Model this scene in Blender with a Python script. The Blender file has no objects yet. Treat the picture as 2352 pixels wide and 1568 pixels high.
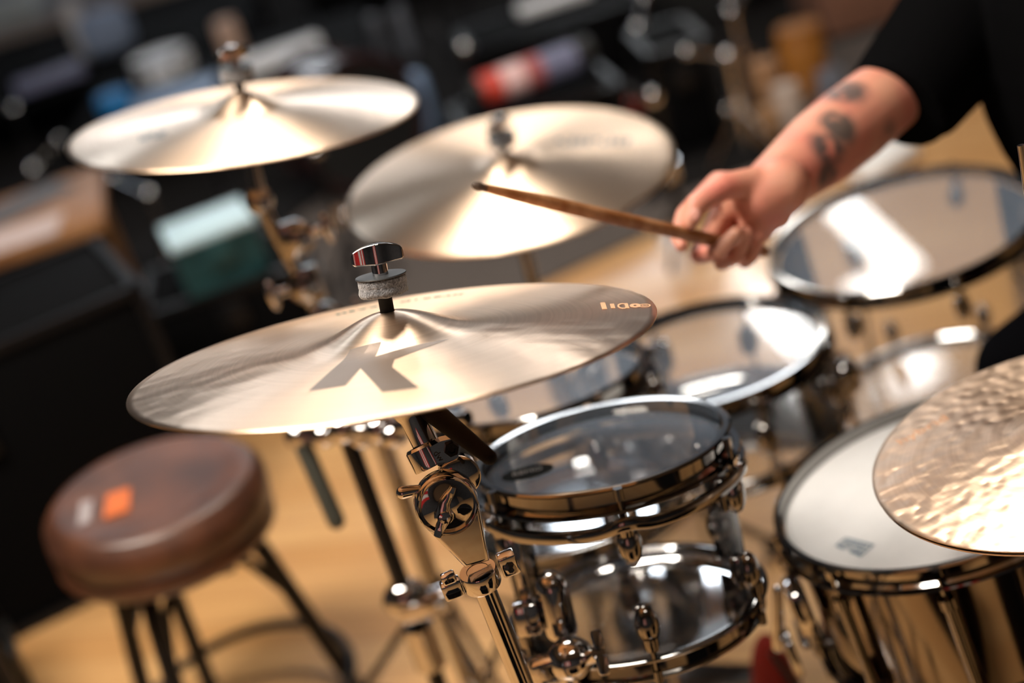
import bpy, bmesh, math, random
from mathutils import Vector as V, Matrix as M4, Euler, noise
random.seed(7)
PI=math.pi; rad=math.radians
S=bpy.context.scene; COL=S.collection

# ---------------------------------------------------------------- camera
PITCH,ROLL,FPX=rad(25),rad(16.8),3267.0
CAM=V((0,0,1.55))
F=V((0,math.cos(PITCH),-math.sin(PITCH)))
_U0=V((0,math.sin(PITCH),math.cos(PITCH)))
R=math.cos(ROLL)*V((1,0,0))-math.sin(ROLL)*_U0
U=math.sin(ROLL)*V((1,0,0))+math.cos(ROLL)*_U0
def at(x,y,d): return CAM+(F+R*((x-1176)/FPX)-U*((y-784)/FPX))*d
cd=bpy.data.cameras.new('camera'); cam=bpy.data.objects.new('camera',cd); COL.objects.link(cam)
cam.matrix_world=M4(((R.x,U.x,-F.x,CAM.x),(R.y,U.y,-F.y,CAM.y),(R.z,U.z,-F.z,CAM.z),(0,0,0,1)))
cd.sensor_width=36; cd.lens=FPX*36/2352; cd.clip_start=.02
cd.dof.use_dof=True; cd.dof.focus_distance=1.225; cd.dof.aperture_fstop=1.85; cd.dof.aperture_blades=0
S.camera=cam
# ---------------------------------------------------------------- world, exposure
w=bpy.data.worlds.new('world'); S.world=w; w.use_nodes=True
w.node_tree.nodes['Background'].inputs[0].default_value=(.75,.85,1,1); w.node_tree.nodes['Background'].inputs[1].default_value=.12
S.cycles.transparent_max_bounces=32
S.view_settings.view_transform='Standard'; S.view_settings.look='None'; S.view_settings.gamma=1
S.view_settings.use_curve_mapping=False; S.view_settings.exposure=0.0
# lamps of the room: (x, y, size x, size y, strength, colour) - flat panels in the ceiling, built below
WARM=(1,.91,.80); COOL=(.72,.86,1)
PANELS=[(-1.15,1.05,1.5,.7,51,WARM),(.7,-.1,1.0,.5,9,WARM),(-1.6,5.4,.35,1.2,9,COOL),(.2,3.4,1.0,.6,34,WARM)]
WINDOW_STRENGTH=11.0
ZC=3.4

# ---------------------------------------------------------------- materials
MT={}
def mat(name,col,rough=.5,metal=0,**k):
    if name in MT: return MT[name]
    m=bpy.data.materials.new(name); m.use_nodes=True; nt=m.node_tree; b=nt.nodes['Principled BSDF']
    b.inputs['Base Color'].default_value=(*col,1); b.inputs['Roughness'].default_value=rough; b.inputs['Metallic'].default_value=metal
    if 'emit' in k: b.inputs['Emission Color'].default_value=(*k.get('ecol',col),1); b.inputs['Emission Strength'].default_value=k['emit']
    if 'coat' in k: b.inputs['Coat Weight'].default_value=k['coat']; b.inputs['Coat Roughness'].default_value=k.get('croug',.1)
    if 'sss' in k:
        b.inputs['Subsurface Weight'].default_value=k['sss']; b.inputs['Subsurface Radius'].default_value=(.012,.004,.002); b.inputs['Subsurface Scale'].default_value=1
    if 'spec' in k: b.inputs['Specular IOR Level'].default_value=k['spec']
    if 'sheen' in k: b.inputs['Sheen Weight'].default_value=k['sheen']
    if 'col2' in k:   # mottled colour
        tc=nt.nodes.new('ShaderNodeTexCoord'); n=nt.nodes.new('ShaderNodeTexNoise'); n.inputs['Scale'].default_value=k.get('scale',20); n.inputs['Detail'].default_value=k.get('detail',4)
        mp=nt.nodes.new('ShaderNodeMapping'); mp.inputs['Scale'].default_value=k.get('stretch',(1,1,1)); nt.links.new(tc.outputs['Object'],mp.inputs[0]); nt.links.new(mp.outputs[0],n.inputs['Vector'])
        r=nt.nodes.new('ShaderNodeValToRGB'); r.color_ramp.elements[0].position=k.get('p0',.35); r.color_ramp.elements[1].position=k.get('p1',.65)
        r.color_ramp.elements[0].color=(*col,1); r.color_ramp.elements[1].color=(*k['col2'],1)
        nt.links.new(n.outputs['Fac'],r.inputs[0]); nt.links.new(r.outputs[0],b.inputs['Base Color'])
        if 'bump' in k:
            bp=nt.nodes.new('ShaderNodeBump'); bp.inputs['Strength'].default_value=k['bump']; bp.inputs['Distance'].default_value=k.get('bdist',.002)
            nt.links.new(n.outputs['Fac'],bp.inputs['Height']); nt.links.new(bp.outputs[0],b.inputs['Normal'])
    MT[name]=m; return m
def film(name,tint,milk,rough=.03,milkcol=(.7,.78,.9),ior=1.5):
    """thin clear sheet: see-through, glossy by Fresnel, faint milky scatter"""
    m=bpy.data.materials.new(name); m.use_nodes=True; nt=m.node_tree; N=nt.nodes; L=nt.links; N.clear()
    o=N.new('ShaderNodeOutputMaterial'); t=N.new('ShaderNodeBsdfTransparent'); t.inputs[0].default_value=(*tint,1)
    g=N.new('ShaderNodeBsdfGlossy'); g.inputs['Roughness'].default_value=rough
    d=N.new('ShaderNodeBsdfDiffuse'); d.inputs[0].default_value=(*milkcol,1)
    fr=N.new('ShaderNodeFresnel'); fr.inputs[0].default_value=ior
    m1=N.new('ShaderNodeMixShader'); m1.inputs[0].default_value=milk; L.new(t.outputs[0],m1.inputs[1]); L.new(d.outputs[0],m1.inputs[2])
    m2=N.new('ShaderNodeMixShader'); L.new(fr.outputs[0],m2.inputs[0]); L.new(m1.outputs[0],m2.inputs[1]); L.new(g.outputs[0],m2.inputs[2]); L.new(m2.outputs[0],o.inputs[0])
    return m
chrome=mat('chrome',(.62,.61,.61),.05,1)
dim_chrome=mat('darkened_chrome',(.33,.32,.31),.07,1)  # chrome darkened in its colour, for the dark surroundings it would mirror
dchrome=mat('worn_chrome',(.46,.45,.45),.14,1)
blackp=mat('black_plastic',(.012,.012,.012),.4)
rubber=mat('black_rubber',(.005,.005,.005),.75,spec=.25)
blackm=mat('black_metal',(.008,.008,.009),.35,.3,spec=.3)
def cymbal_mat(name,base,rough,hammer,hscale,aniso=.85,ring=.16):
    m=bpy.data.materials.new(name); m.use_nodes=True; nt=m.node_tree; N=nt.nodes; L=nt.links; b=N['Principled BSDF']
    b.inputs['Base Color'].default_value=(*base,1); b.inputs['Metallic'].default_value=1; b.inputs['Roughness'].default_value=rough
    b.inputs['Anisotropic'].default_value=aniso; b.inputs['Anisotropic Rotation'].default_value=.25
    tg=N.new('ShaderNodeTangent'); tg.direction_type='RADIAL'; tg.axis='Z'; L.new(tg.outputs[0],b.inputs['Tangent'])
    tc=N.new('ShaderNodeTexCoord')
    # radial tone bands of the lathe work
    ln=N.new('ShaderNodeVectorMath'); ln.operation='LENGTH'; sep=N.new('ShaderNodeVectorMath'); sep.operation='MULTIPLY'; sep.inputs[1].default_value=(1,1,0)
    L.new(tc.outputs['Object'],sep.inputs[0]); L.new(sep.outputs[0],ln.inputs[0])
    mu=N.new('ShaderNodeMath'); mu.operation='MULTIPLY'; mu.inputs[1].default_value=2*PI/.0009; L.new(ln.outputs['Value'],mu.inputs[0])
    sn=N.new('ShaderNodeMath'); sn.operation='SINE'; L.new(mu.outputs[0],sn.inputs[0])
    rb=N.new('ShaderNodeTexNoise'); rb.noise_dimensions='1D'; rb.inputs['Scale'].default_value=260; rb.inputs['Detail'].default_value=3; L.new(ln.outputs['Value'],rb.inputs['W'])
    nz=N.new('ShaderNodeTexNoise'); nz.inputs['Scale'].default_value=7; nz.inputs['Detail'].default_value=4; L.new(tc.outputs['Object'],nz.inputs['Vector'])
    cr=N.new('ShaderNodeValToRGB'); cr.color_ramp.elements[0].position=.3; cr.color_ramp.elements[1].position=.7
    cr.color_ramp.elements[0].color=(base[0]*.82,base[1]*.78,base[2]*.72,1); cr.color_ramp.elements[1].color=(*base,1)
    ad=N.new('ShaderNodeMath'); ad.operation='MULTIPLY_ADD'; ad.inputs[1].default_value=.5; L.new(rb.outputs['Fac'],ad.inputs[0])
    hf=N.new('ShaderNodeMath'); hf.operation='MULTIPLY'; hf.inputs[1].default_value=.5; L.new(nz.outputs['Fac'],hf.inputs[0]); L.new(hf.outputs[0],ad.inputs[2])
    L.new(ad.outputs[0],cr.inputs[0]); L.new(cr.outputs[0],b.inputs['Base Color'])
    # hammering: soft dents
    vo=N.new('ShaderNodeTexVoronoi'); vo.feature='SMOOTH_F1'; vo.inputs['Scale'].default_value=hscale; vo.inputs['Smoothness'].default_value=1
    wn=N.new('ShaderNodeTexNoise'); wn.inputs['Scale'].default_value=hscale*.5; wn.inputs['Detail'].default_value=2
    L.new(tc.outputs['Object'],vo.inputs['Vector']); L.new(tc.outputs['Object'],wn.inputs['Vector'])
    mx=N.new('ShaderNodeMath'); mx.operation='ADD'; L.new(vo.outputs['Distance'],mx.inputs[0]); L.new(wn.outputs['Fac'],mx.inputs[1])
    b1=N.new('ShaderNodeBump'); b1.inputs['Strength'].default_value=hammer; b1.inputs['Distance'].default_value=.004; L.new(mx.outputs[0],b1.inputs['Height'])
    b2=N.new('ShaderNodeBump'); b2.inputs['Strength'].default_value=ring; b2.inputs['Distance'].default_value=.00006; L.new(sn.outputs[0],b2.inputs['Height']); L.new(b1.outputs[0],b2.inputs['Normal'])
    L.new(b2.outputs[0],b.inputs['Normal'])
    return m
bronze=cymbal_mat('lathed_bronze',(.94,.705,.525),.31,.14,38,aniso=.80)
bronze2=cymbal_mat('bright_bronze',(.97,.75,.57),.32,.04,30,aniso=.82)
bronze3=cymbal_mat('hammered_bronze',(.76,.58,.44),.40,.36,72,aniso=.6)

# ---------------------------------------------------------------- mesh builder
class MB:
    def __init__(s): s.v=[]; s.f=[]
    def add(s,vs,fs,m=None):
        o=len(s.v); s.v+=[ (m@V(p)) if m else V(p) for p in vs]; s.f+=[tuple(i+o for i in f) for f in fs]; return s
    def box(s,c,d,m=None,bev=0):
        c=V(c); hx,hy,hz=d[0]/2,d[1]/2,d[2]/2
        if bev<=0:
            vs=[c+V((x*hx,y*hy,z*hz)) for x in(-1,1) for y in(-1,1) for z in(-1,1)]
            return s.add(vs,[(0,1,3,2),(4,6,7,5),(0,4,5,1),(2,3,7,6),(0,2,6,4),(1,5,7,3)],m)
        bm=bmesh.new(); bmesh.ops.create_cube(bm,size=1)
        for v in bm.verts: v.co=V((v.co.x*d[0],v.co.y*d[1],v.co.z*d[2]))+c
        bmesh.ops.bevel(bm,geom=bm.edges[:],offset=bev,segments=2,profile=.5,affect='EDGES')
        bm.verts.ensure_lookup_table(); s.add([v.co.copy() for v in bm.verts],[[v.index for v in f.verts] for f in bm.faces],m); bm.free(); return s
    def lathe(s,prof,n=48,m=None,closed=False,a0=0,a1=2*PI):
        full=abs(a1-a0-2*PI)<1e-6; k=n if full else n+1; vs=[]; fs=[]
        for i in range(k):
            a=a0+(a1-a0)*i/n; c,q=math.cos(a),math.sin(a)
            vs+=[(r*c,r*q,z) for r,z in prof]
        P=len(prof)
        for i in range(n):
            j=(i+1)%k
            for t in range(P if closed else P-1):
                u=(t+1)%P; fs.append((i*P+t,j*P+t,j*P+u,i*P+u))
        return s.add(vs,fs,m)
    def tube(s,pts,r,n=14,caps=True,m=None):
        pts=[V(p) for p in pts]; rs=r if isinstance(r,(list,tuple)) else [r]*len(pts); vs=[]; fs=[]
        prev=None
        for i,p in enumerate(pts):
            t=(pts[min(i+1,len(pts)-1)]-pts[max(i-1,0)]).normalized()
            if prev is None:
                a=t.orthogonal().normalized()
            else:
                a=(prev-t*prev.dot(t)).normalized()
            prev=a; b=t.cross(a)
            vs+=[p+(a*math.cos(2*PI*k/n)+b*math.sin(2*PI*k/n))*rs[i] for k in range(n)]
        for i in range(len(pts)-1):
            for k in range(n):
                l=(k+1)%n; fs.append((i*n+k,i*n+l,(i+1)*n+l,(i+1)*n+k))
        if caps:
            fs.append(tuple(range(n))[::-1]); fs.append(tuple((len(pts)-1)*n+k for k in range(n)))
        return s.add(vs,fs,m)
    def cap(s,a,b,ra,rb,n=16,m=None,e=5):   # capsule with rounded ends
        a,b=V(a),V(b); t=(b-a).normalized(); P=[];Q=[]
        for i in range(e,0,-1):
            q=i/e*PI/2*.98; P.append(a-t*ra*math.sin(q)); Q.append(ra*math.cos(q))
        P.append(a);Q.append(ra);P.append(b);Q.append(rb)
        for i in range(1,e+1):
            q=i/e*PI/2*.98; P.append(b+t*rb*math.sin(q)); Q.append(rb*math.cos(q))
        return s.tube(P,Q,n,True,m)
    def ell(s,c,r,m=None,nu=16,nv=10):
        vs=[];fs=[]
        for j in range(nv+1):
            p=PI*j/nv
            for i in range(nu):
                a=2*PI*i/nu; vs.append((c[0]+r[0]*math.sin(p)*math.cos(a),c[1]+r[1]*math.sin(p)*math.sin(a),c[2]+r[2]*math.cos(p)))
        for j in range(nv):
            for i in range(nu): k=(i+1)%nu; fs.append((j*nu+i,(j+1)*nu+i,(j+1)*nu+k,j*nu+k))
        return s.add(vs,fs,m)
    def prism(s,poly,z0,z1,m=None):
        n=len(poly); vs=[(x,y,z0) for x,y in poly]+[(x,y,z1) for x,y in poly]
        fs=[tuple(range(n))[::-1],tuple(range(n,2*n))]+[(i,(i+1)%n,n+(i+1)%n,n+i) for i in range(n)]
        return s.add(vs,fs,m)
WORLD={}
def link(name,me,parent=None):
    o=bpy.data.objects.new(name,me); COL.objects.link(o)
    if parent: o.parent=parent; WORLD[o.name]=WORLD[parent.name].copy()
    else: WORLD[o.name]=M4()
    return o
def obj(name,mb,material,parent=None,world=False,smooth=True,ang=40):
    """one mesh; geometry in the parent's frame, or in world space with world=True"""
    me=bpy.data.meshes.new(name); vs=mb.v
    if world and parent:
        inv=WORLD[parent.name].inverted(); vs=[inv@v for v in vs]
    me.from_pydata([tuple(v) for v in vs],[],mb.f); me.materials.append(material)
    bm=bmesh.new(); bm.from_mesh(me); bmesh.ops.remove_doubles(bm,verts=bm.verts,dist=1e-6); bmesh.ops.recalc_face_normals(bm,faces=bm.faces); bm.to_mesh(me); bm.free()
    if smooth:
        me.polygons.foreach_set('use_smooth',[True]*len(me.polygons)); me.set_sharp_from_angle(angle=rad(ang))
    return link(name,me,parent)
def tag(o,label=None,cat=None,group=None,kind=None):
    if label: o['label']=label
    if cat: o['category']=cat
    if group: o['group']=group
    if kind: o['kind']=kind
    return o
def empty(name,loc,label,cat,group=None,mtx=None):
    o=bpy.data.objects.new(name,None); COL.objects.link(o); o.empty_display_size=.05
    m=mtx if mtx else M4.Translation(V(loc)); o.matrix_world=m; WORLD[o.name]=m.copy(); return tag(o,label,cat,group)
def copy_tree(o,parent=None):
    c=o.copy(); COL.objects.link(c)
    if parent: c.parent=parent
    for ch in o.children: copy_tree(ch,c)
    return c
def frame(C,n):
    n=V(n).normalized(); X=(R-n*R.dot(n)).normalized(); Y=n.cross(X); C=V(C)
    return M4(((X.x,Y.x,n.x,C.x),(X.y,Y.y,n.y,C.y),(X.z,Y.z,n.z,C.z),(0,0,0,1)))
def axes(o,z,x=None):   # frame with given z axis
    z=V(z).normalized(); x=V(x) if x is not None else z.orthogonal(); x=(x-z*x.dot(z)).normalized(); y=z.cross(x); o=V(o)
    return M4(((x.x,y.x,z.x,o.x),(x.y,y.y,z.y,o.y),(x.z,y.z,z.z,o.z),(0,0,0,1)))
def struct(name,mb,m,parent=None,smooth=False):
    o=obj(name,mb,m,parent,smooth=smooth); 
    if not parent: o['kind']='structure'
    return o
def text(name,body,size,m,parent,mtx,extr=.0002,onto=None,sx=1,bold=0):
    c=bpy.data.curves.new(name,'FONT'); c.body=body; c.size=size; c.extrude=extr; c.offset=bold; c.align_x='CENTER'; c.align_y='CENTER'; c.resolution_u=2
    t=bpy.data.objects.new(name+'_tmp',c); COL.objects.link(t); bpy.context.view_layer.update()
    me=bpy.data.meshes.new_from_object(t); bpy.data.objects.remove(t)
    for v in me.vertices:
        p=mtx@V((v.co.x*sx,v.co.y,v.co.z)); 
        if onto: p.z+=onto(math.hypot(p.x,p.y))
        v.co=p
    me.materials.clear(); me.materials.append(m); me.name=name
    return link(name,me,parent)

# ================================================================ SETTING
def floor_mat():
    m=mat('lacquered_wood_floor',(.60,.33,.12),.34,0,coat=1,croug=.13); nt=m.node_tree; N=nt.nodes; L=nt.links; b=N['Principled BSDF']
    tc=N.new('ShaderNodeTexCoord'); mp=N.new('ShaderNodeMapping'); mp.inputs['Rotation'].default_value=(0,0,rad(20)); L.new(tc.outputs['Object'],mp.inputs[0])
    br=N.new('ShaderNodeTexBrick'); br.inputs['Color1'].default_value=(.62,.36,.15,1); br.inputs['Color2'].default_value=(.50,.26,.095,1); br.inputs['Mortar'].default_value=(.24,.11,.035,1)
    br.inputs['Scale'].default_value=1; br.inputs['Brick Width'].default_value=1.1; br.inputs['Row Height'].default_value=.085; br.inputs['Mortar Size'].default_value=.0012
    L.new(mp.outputs[0],br.inputs['Vector'])
    st=N.new('ShaderNodeMapping'); st.inputs['Scale'].default_value=(3,60,1); L.new(mp.outputs[0],st.inputs[0])
    nz=N.new('ShaderNodeTexNoise'); nz.inputs['Scale'].default_value=1.2; nz.inputs['Detail'].default_value=5; L.new(st.outputs[0],nz.inputs['Vector'])
    mx=N.new('ShaderNodeMix'); mx.data_type='RGBA'; mx.blend_type='OVERLAY'; mx.inputs['Factor'].default_value=.35
    L.new(br.outputs['Color'],mx.inputs['A']); L.new(nz.outputs['Fac'],mx.inputs['B']); L.new(mx.outputs['Result'],b.inputs['Base Color']); return m
X0,X1,Y0,Y1=-5.0,5.0,-3.0,11.5
struct('floor',MB().box(((X0+X1)/2,(Y0+Y1)/2,-.05),(X1-X0,Y1-Y0,.1)),floor_mat())
wallm=mat('charcoal_wall',(.035,.037,.042),.8,col2=(.05,.052,.058),scale=3)
struct('ceiling',MB().box(((X0+X1)/2,(Y0+Y1)/2,ZC+.05),(X1-X0,Y1-Y0,.1)),mat('ceiling_paint',(.20,.195,.19),.9))
struct('wall_left',MB().box((X0-.05,(Y0+Y1)/2,ZC/2),(.1,Y1-Y0,ZC)),wallm)
struct('wall_right',MB().box((X1+.05,(Y0+Y1)/2,ZC/2),(.1,Y1-Y0,ZC)),mat('warm_wall',(.22,.15,.10),.8))
struct('wall_front',MB().box(((X0+X1)/2,Y0-.05,ZC/2),(X1-X0,.1,ZC)),wallm)
# back wall with two window openings
WZ0,WZ1=2.86,3.37; WINS=[(-2.6,-.4),(-.1,2.0)]
bw=MB(); bw.box((0,Y1+.05,WZ0/2),(X1-X0,.1,WZ0)); bw.box((0,Y1+.05,(WZ1+ZC)/2),(X1-X0,.1,ZC-WZ1))
xs=[X0]+[q for w_ in WINS for q in w_]+[X1]
for i in range(0,len(xs),2): bw.box(((xs[i]+xs[i+1])/2,Y1+.05,(WZ0+WZ1)/2),(xs[i+1]-xs[i],.1,WZ1-WZ0))
struct('wall_back',bw,mat('pale_blue_grey_wall',(.30,.34,.42),.8))
pane_m=mat('daylight_pane',(.8,.9,1),.4,0,emit=WINDOW_STRENGTH,ecol=(.88,.94,1)); frm=mat('window_frame_paint',(.05,.05,.05),.5)
for i,(a,b) in enumerate(WINS):
    fr=MB()
    for x in (a,b,(a+b)/2): fr.box((x,Y1,(WZ0+WZ1)/2),(.05,.08,WZ1-WZ0+.05))
    for z in (WZ0,WZ1): fr.box(((a+b)/2,Y1,z),(b-a+.05,.08,.05))
    o=struct('window_%d'%(i+1),fr,frm)
    for k in range(2):
        c=a+(b-a)*(.25+.5*k); obj('pane',MB().box((c,Y1+.04,(WZ0+WZ1)/2),((b-a)/2-.05,.01,WZ1-WZ0-.05)),pane_m,o,smooth=False)
# ceiling light panels
housing=mat('lamp_housing',(.5,.5,.5),.4)
LN=['long warm ceiling panel behind the camera','small warm ceiling panel above the hi-hat','cool ceiling strip left of the far crash cymbal','warm ceiling strip above the drummer']
def lamp(label,rects,strength,col):
    x,y=rects[0][:2]; root=empty('ceiling_light',(x,y,ZC),label,'light')
    h=MB(); d=MB()
    for (a,b,sx,sy) in rects:
        h.box((a,b,ZC-.03),(sx+.03,sy+.03,.05)); d.box((a,b,ZC-.06),(sx,sy,.012))
    obj('housing',h,housing,root,world=True,smooth=False)
    obj('diffuser',d,mat('diffuser_%s'%label[:24],(1,1,1),.5,0,emit=strength,ecol=col),root,world=True,smooth=False)
for (x,y,sx,sy,st,c),l in zip(PANELS,LN): lamp(l,[(x,y,sx,sy)],st,c)
lamp('L-shaped ceiling light mirrored in the far floor tom head',[(1.80,7.55,.19,1.25),(1.62,6.98,.30,.20)],20,(1,.97,.92))
lamp('short ceiling light mirrored in the nearer floor tom head',[(1.93,9.85,.22,1.35)],22,(1,.97,.92))
# carpet beyond the wood
rug=MB(); rug.prism([(-4.9,1.85),(4.9,5.30),(4.9,10.8),(-4.9,10.8)],.001,.009)
rug_o=dark_sheet=MB().prism([(-4.9,3.5),(-.95,4.25),(-.55,4.9),(-.2,5.3),(.45,4.95),(.50,3.95),(.98,4.0),(1.05,4.9),(4.9,5.4),(4.9,10.8),(-4.9,10.8)],.0095,.013)  # black sheet added where the carpet only falls into the dark
tag(obj('dark_floor_sheet',dark_sheet,mat('unlit_carpet_black',(.010,.009,.009),.95,spec=.1),smooth=False),'added black sheet standing in for the dark, unlit back of the grey-brown carpet','cloth')
rug_o_=tag(obj('carpet',rug,mat('grey_brown_carpet',(.070,.056,.050),.95,0,col2=(.090,.074,.066),scale=60),smooth=False),'grey-brown carpet covering the floor behind the drum kit','carpet')

# ================================================================ CYMBALS
def prof_fn(Rm,bow,bell,rb):
    def z(r):
        b=bow*(1-(min(r,Rm)/Rm)**1.8)
        if r<rb: b+=bell*(.5*(1+math.cos(PI*r/rb)))
        return b
    return z
def cymbal(name,C,n,Rm,label,m,bow=.011,bell=.021,rb=.080,cat='cymbal',flip=False,lift=0):
    mt=frame(C,n); root=empty(name,C,label,cat,mtx=mt); z=prof_fn(Rm,bow,bell,rb)
    rr=[.007+(rb-.007)*i/14 for i in range(15)]+[rb+(Rm-rb)*i/22 for i in range(1,23)]
    th=.0014; sg=-1 if flip else 1
    prof=[(r,sg*z(r)+lift) for r in rr]+[(Rm+.0002,-sg*th/2+lift)]+[(r,sg*(z(r)-th)+lift) for r in rr[::-1]]
    o=obj('cymbal_body' ,MB().lathe(prof,128,closed=True),m,root,ang=70)
    return root,z
CC=V((-.0992,1.126,1.0529)); CN=V((.1278,.2084,.9696)).normalized()
crash,cz=cymbal('crash_cymbal',CC,CN,.2286,'large bronze cymbal with a grey letter K, in sharp focus at centre',bronze)
ink=mat('grey_print',(.27,.215,.18),.42,1); teal=mat('teal_print',(.008,.12,.11),1,spec=.02); copper=mat('copper_print',(.75,.42,.22),.35,.4)
K=[(-.0302,-.0498),(-.0034,-.0508),(-.0076,-.0733),(.0526,-.0508),(.0096,-.0901),(.0094,-.1121),(.0342,-.1749),(.0063,-.1734),(-.0171,-.1009),(-.0251,-.1417),(-.0541,-.1395)]
bm=bmesh.new(); vs=[bm.verts.new((x,y,0)) for x,y in K]; bm.faces.new(vs); bmesh.ops.triangulate(bm,faces=bm.faces[:]) 
for _ in range(4): bmesh.ops.subdivide_edges(bm,edges=[e for e in bm.edges if e.calc_length()>.004],cuts=1)
bmesh.ops.triangulate(bm,faces=bm.faces[:])
for v in bm.verts: v.co.z=cz(math.hypot(v.co.x,v.co.y))+.00025
me=bpy.data.meshes.new('printed_letter'); bm.to_mesh(me); bm.free(); me.materials.append(ink)
o=link('printed_letter',me,crash); o['label']='large grey printed letter K'
def ringtext(s,r,a_mid,size,m,parent,z,face_out=False,name='inscription',step=None):
    step=step or size*.72/r
    n=len(s); 
    for i,ch in enumerate(s):
        if ch==' ': continue
        a=a_mid+(i-(n-1)/2)*step*(1 if not face_out else -1)
        mt=M4.Translation((r*math.cos(a),r*math.sin(a),.0003))@M4.Rotation(a+(PI/2 if not face_out else -PI/2),4,'Z')
        text(name,ch,size,m,parent,mt,.00005,onto=z,bold=.0004)
# lettering stands with its feet to the bell side as seen from the far edge
ringtext('HYBRID CRASH',.183,rad(92.5),.015,teal,crash,cz,face_out=False,name='inscription_letter')
st=MB(); H=.0003
def onz(mb): 
    for v in mb.v: v.z=v.z+cz(math.hypot(v.x,v.y))
    return mb
st.box((.1850,.016,H),(.0042,.029,.0003)); st.box((.1925,.012,H),(.0035,.019,.0003))
def ring2(mb,cx,cy,rx,ry,wd,h=.0003,n=28):
    vs=[];fs=[]
    for i in range(n):
        a=2*PI*i/n
        for q in (1,1-wd): vs.append((cx+rx*q*math.cos(a),cy+ry*q*math.sin(a),h+.00015))
    for i in range(n):
        j=(i+1)%n; fs.append((2*i,2*j,2*j+1,2*i+1))
    return mb.add(vs,fs)
ring2(st,.2010,.0085,.0045,.0125,.35); st.box((.2045,.0085,H),(.0030,.021,.0003)); ring2(st,.2115,.006,.0046,.009,.7); ring2(st,.2195,.003,.0052,.008,.28); ring2(st,.2195,.003,.0026,.004,.4)
obj('trademark_stamp',onz(st),copper,crash,smooth=False)['label']='copper coloured stamped trademark'

farc,_=cymbal('crash_cymbal',(-.2511,1.8498,1.1052),(.1707,.0326,.9848),.2286,'bright out-of-focus cymbal at upper left with a white glare streak',bronze2,bow=.02,bell=.020,rb=.066)
ride,rz=cymbal('ride_cymbal',(.0692,2.0762,.8515),(.0652,-.0931,.9935),.254,'wide out-of-focus cymbal behind the tip of the drumstick',bronze2,bow=.022,bell=.016,rb=.06)
hat,hz=cymbal('hi_hat_top_cymbal',(.4596,1.0832,.7923),(-.1024,.0924,.9904),.178,'hammered bronze cymbal cut off by the right edge, upper of the hi-hat pair',bronze3,bow=.012,bell=.02,rb=.055)
hatb,_=cymbal('hi_hat_bottom_cymbal',V((.4596,1.0832,.7923))-V((-.1024,.0924,.9904))*.006,(-.1024,.0924,.9904),.1768,'bronze cymbal hidden under the hammered one, lower of the hi-hat pair',bronze3,bow=.012,bell=.02,rb=.055,flip=True)
pr=mat('blue_grey_print',(.10,.12,.14),.5)
def mark(root,z,quads):
    mb=MB()
    for q in quads: 
        for v in q: pass
        n=len(q); mb.add([(x,y,z(math.hypot(x,y))+.0004) for x,y in q],[tuple(range(n))])
    return mb
def blobmark(root,z,cx,cy,w_,h_,ang,m,name='printed_mark'):
    mb=MB(); n=10; c,s=math.cos(ang),math.sin(ang); 
    for gx in range(n):
        for gy in range(2):
            if (gx*7+gy*3)%5==0: continue
            x0=(gx/n-.5)*w_; x1=((gx+.7)/n-.5)*w_; y0=(gy/2-.5)*h_; y1=((gy+.75)/2-.5)*h_
            q=[(cx+x*c-y*s,cy+x*s+y*c) for x,y in((x0,y0),(x1,y0),(x1,y1),(x0,y1))]
            mb.add([(x,y,z(math.hypot(x,y))+.0006) for x,y in q],[(0,1,2,3)])
    return obj(name,mb,m,root,smooth=False)
blobmark(ride,rz,.135,.04,.12,.03,rad(-12),pr); blobmark(farc,prof_fn(.2286,.02,.02,.066),-.10,-.09,.035,.03,0,pr)
text('inscription','hybrid',.022,mat('copper_brown_print',(.55,.30,.16),.5,.3),hat,M4.Translation((-.108,.092,.0003))@M4.Rotation(rad(12),4,'Z'),.00005,onto=hz)

# ---------------------------------------------------------------- nut, felt and sleeve on a rod (local z = rod axis)
def wing_nut(mt,parent,s=1,ang=0):
    m=mt@M4.Rotation(ang,4,'Z'); mb=MB()
    mb.lathe([(.0,.0),(.0068,.0),(.0068,.012),(.0062,.014),(.0,.014)],28,m)
    vs=[];fs=[]; n=33; Q=6
    for i in range(n):
        t=-1+2*i/(n-1); x=.0226*math.sin(t*PI/2)*.5+.0226*t*.5; u=abs(x)/.0226; e=math.sqrt(max(0,1-max(0,(u-.86)/.14)**2))
        zt=.0275-.0062*u**2; zb=.0092+.0016*u**1.5; zm=(zt+zb)/2; zt=zm+(zt-zm)*(.42+.58*e); zb=zm+(zb-zm)*(.42+.58*e)
        W=(.0032+.0042*math.exp(-(x/.0085)**2))*(.35+.65*e); r=min(.0012,W*.6); c=[]
        for sx,cz in ((1,zt-r),(-1,zt-r),(-1,zb+r),(1,zb+r)):
            for k in range(Q+1):
                a={(1,0):0,(-1,0):PI/2,(-1,1):PI,(1,1):1.5*PI}[(sx,0 if cz>zm else 1)]+PI/2*k/Q
                c.append((x,sx*(W-r)+r*math.cos(a),cz+r*math.sin(a)))
        vs+=c; N=len(c)
    for i in range(n-1):
        for k in range(N): l=(k+1)%N; fs.append((i*N+k,(i+1)*N+k,(i+1)*N+l,i*N+l))
    fs.append(tuple(range(N))[::-1]); fs.append(tuple((n-1)*N+k for k in range(N)))
    mb.add([tuple(c*s for c in v) for v in vs],fs,m)
    return obj('wing_nut',mb,chrome,parent,world=True,ang=32)
felt_m=mat('grey_felt',(.035,.035,.038),.98,0,col2=(.21,.21,.22),scale=650,detail=3,bump=1.0,bdist=.002,sheen=.6,p0=.3,p1=.7)
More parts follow.
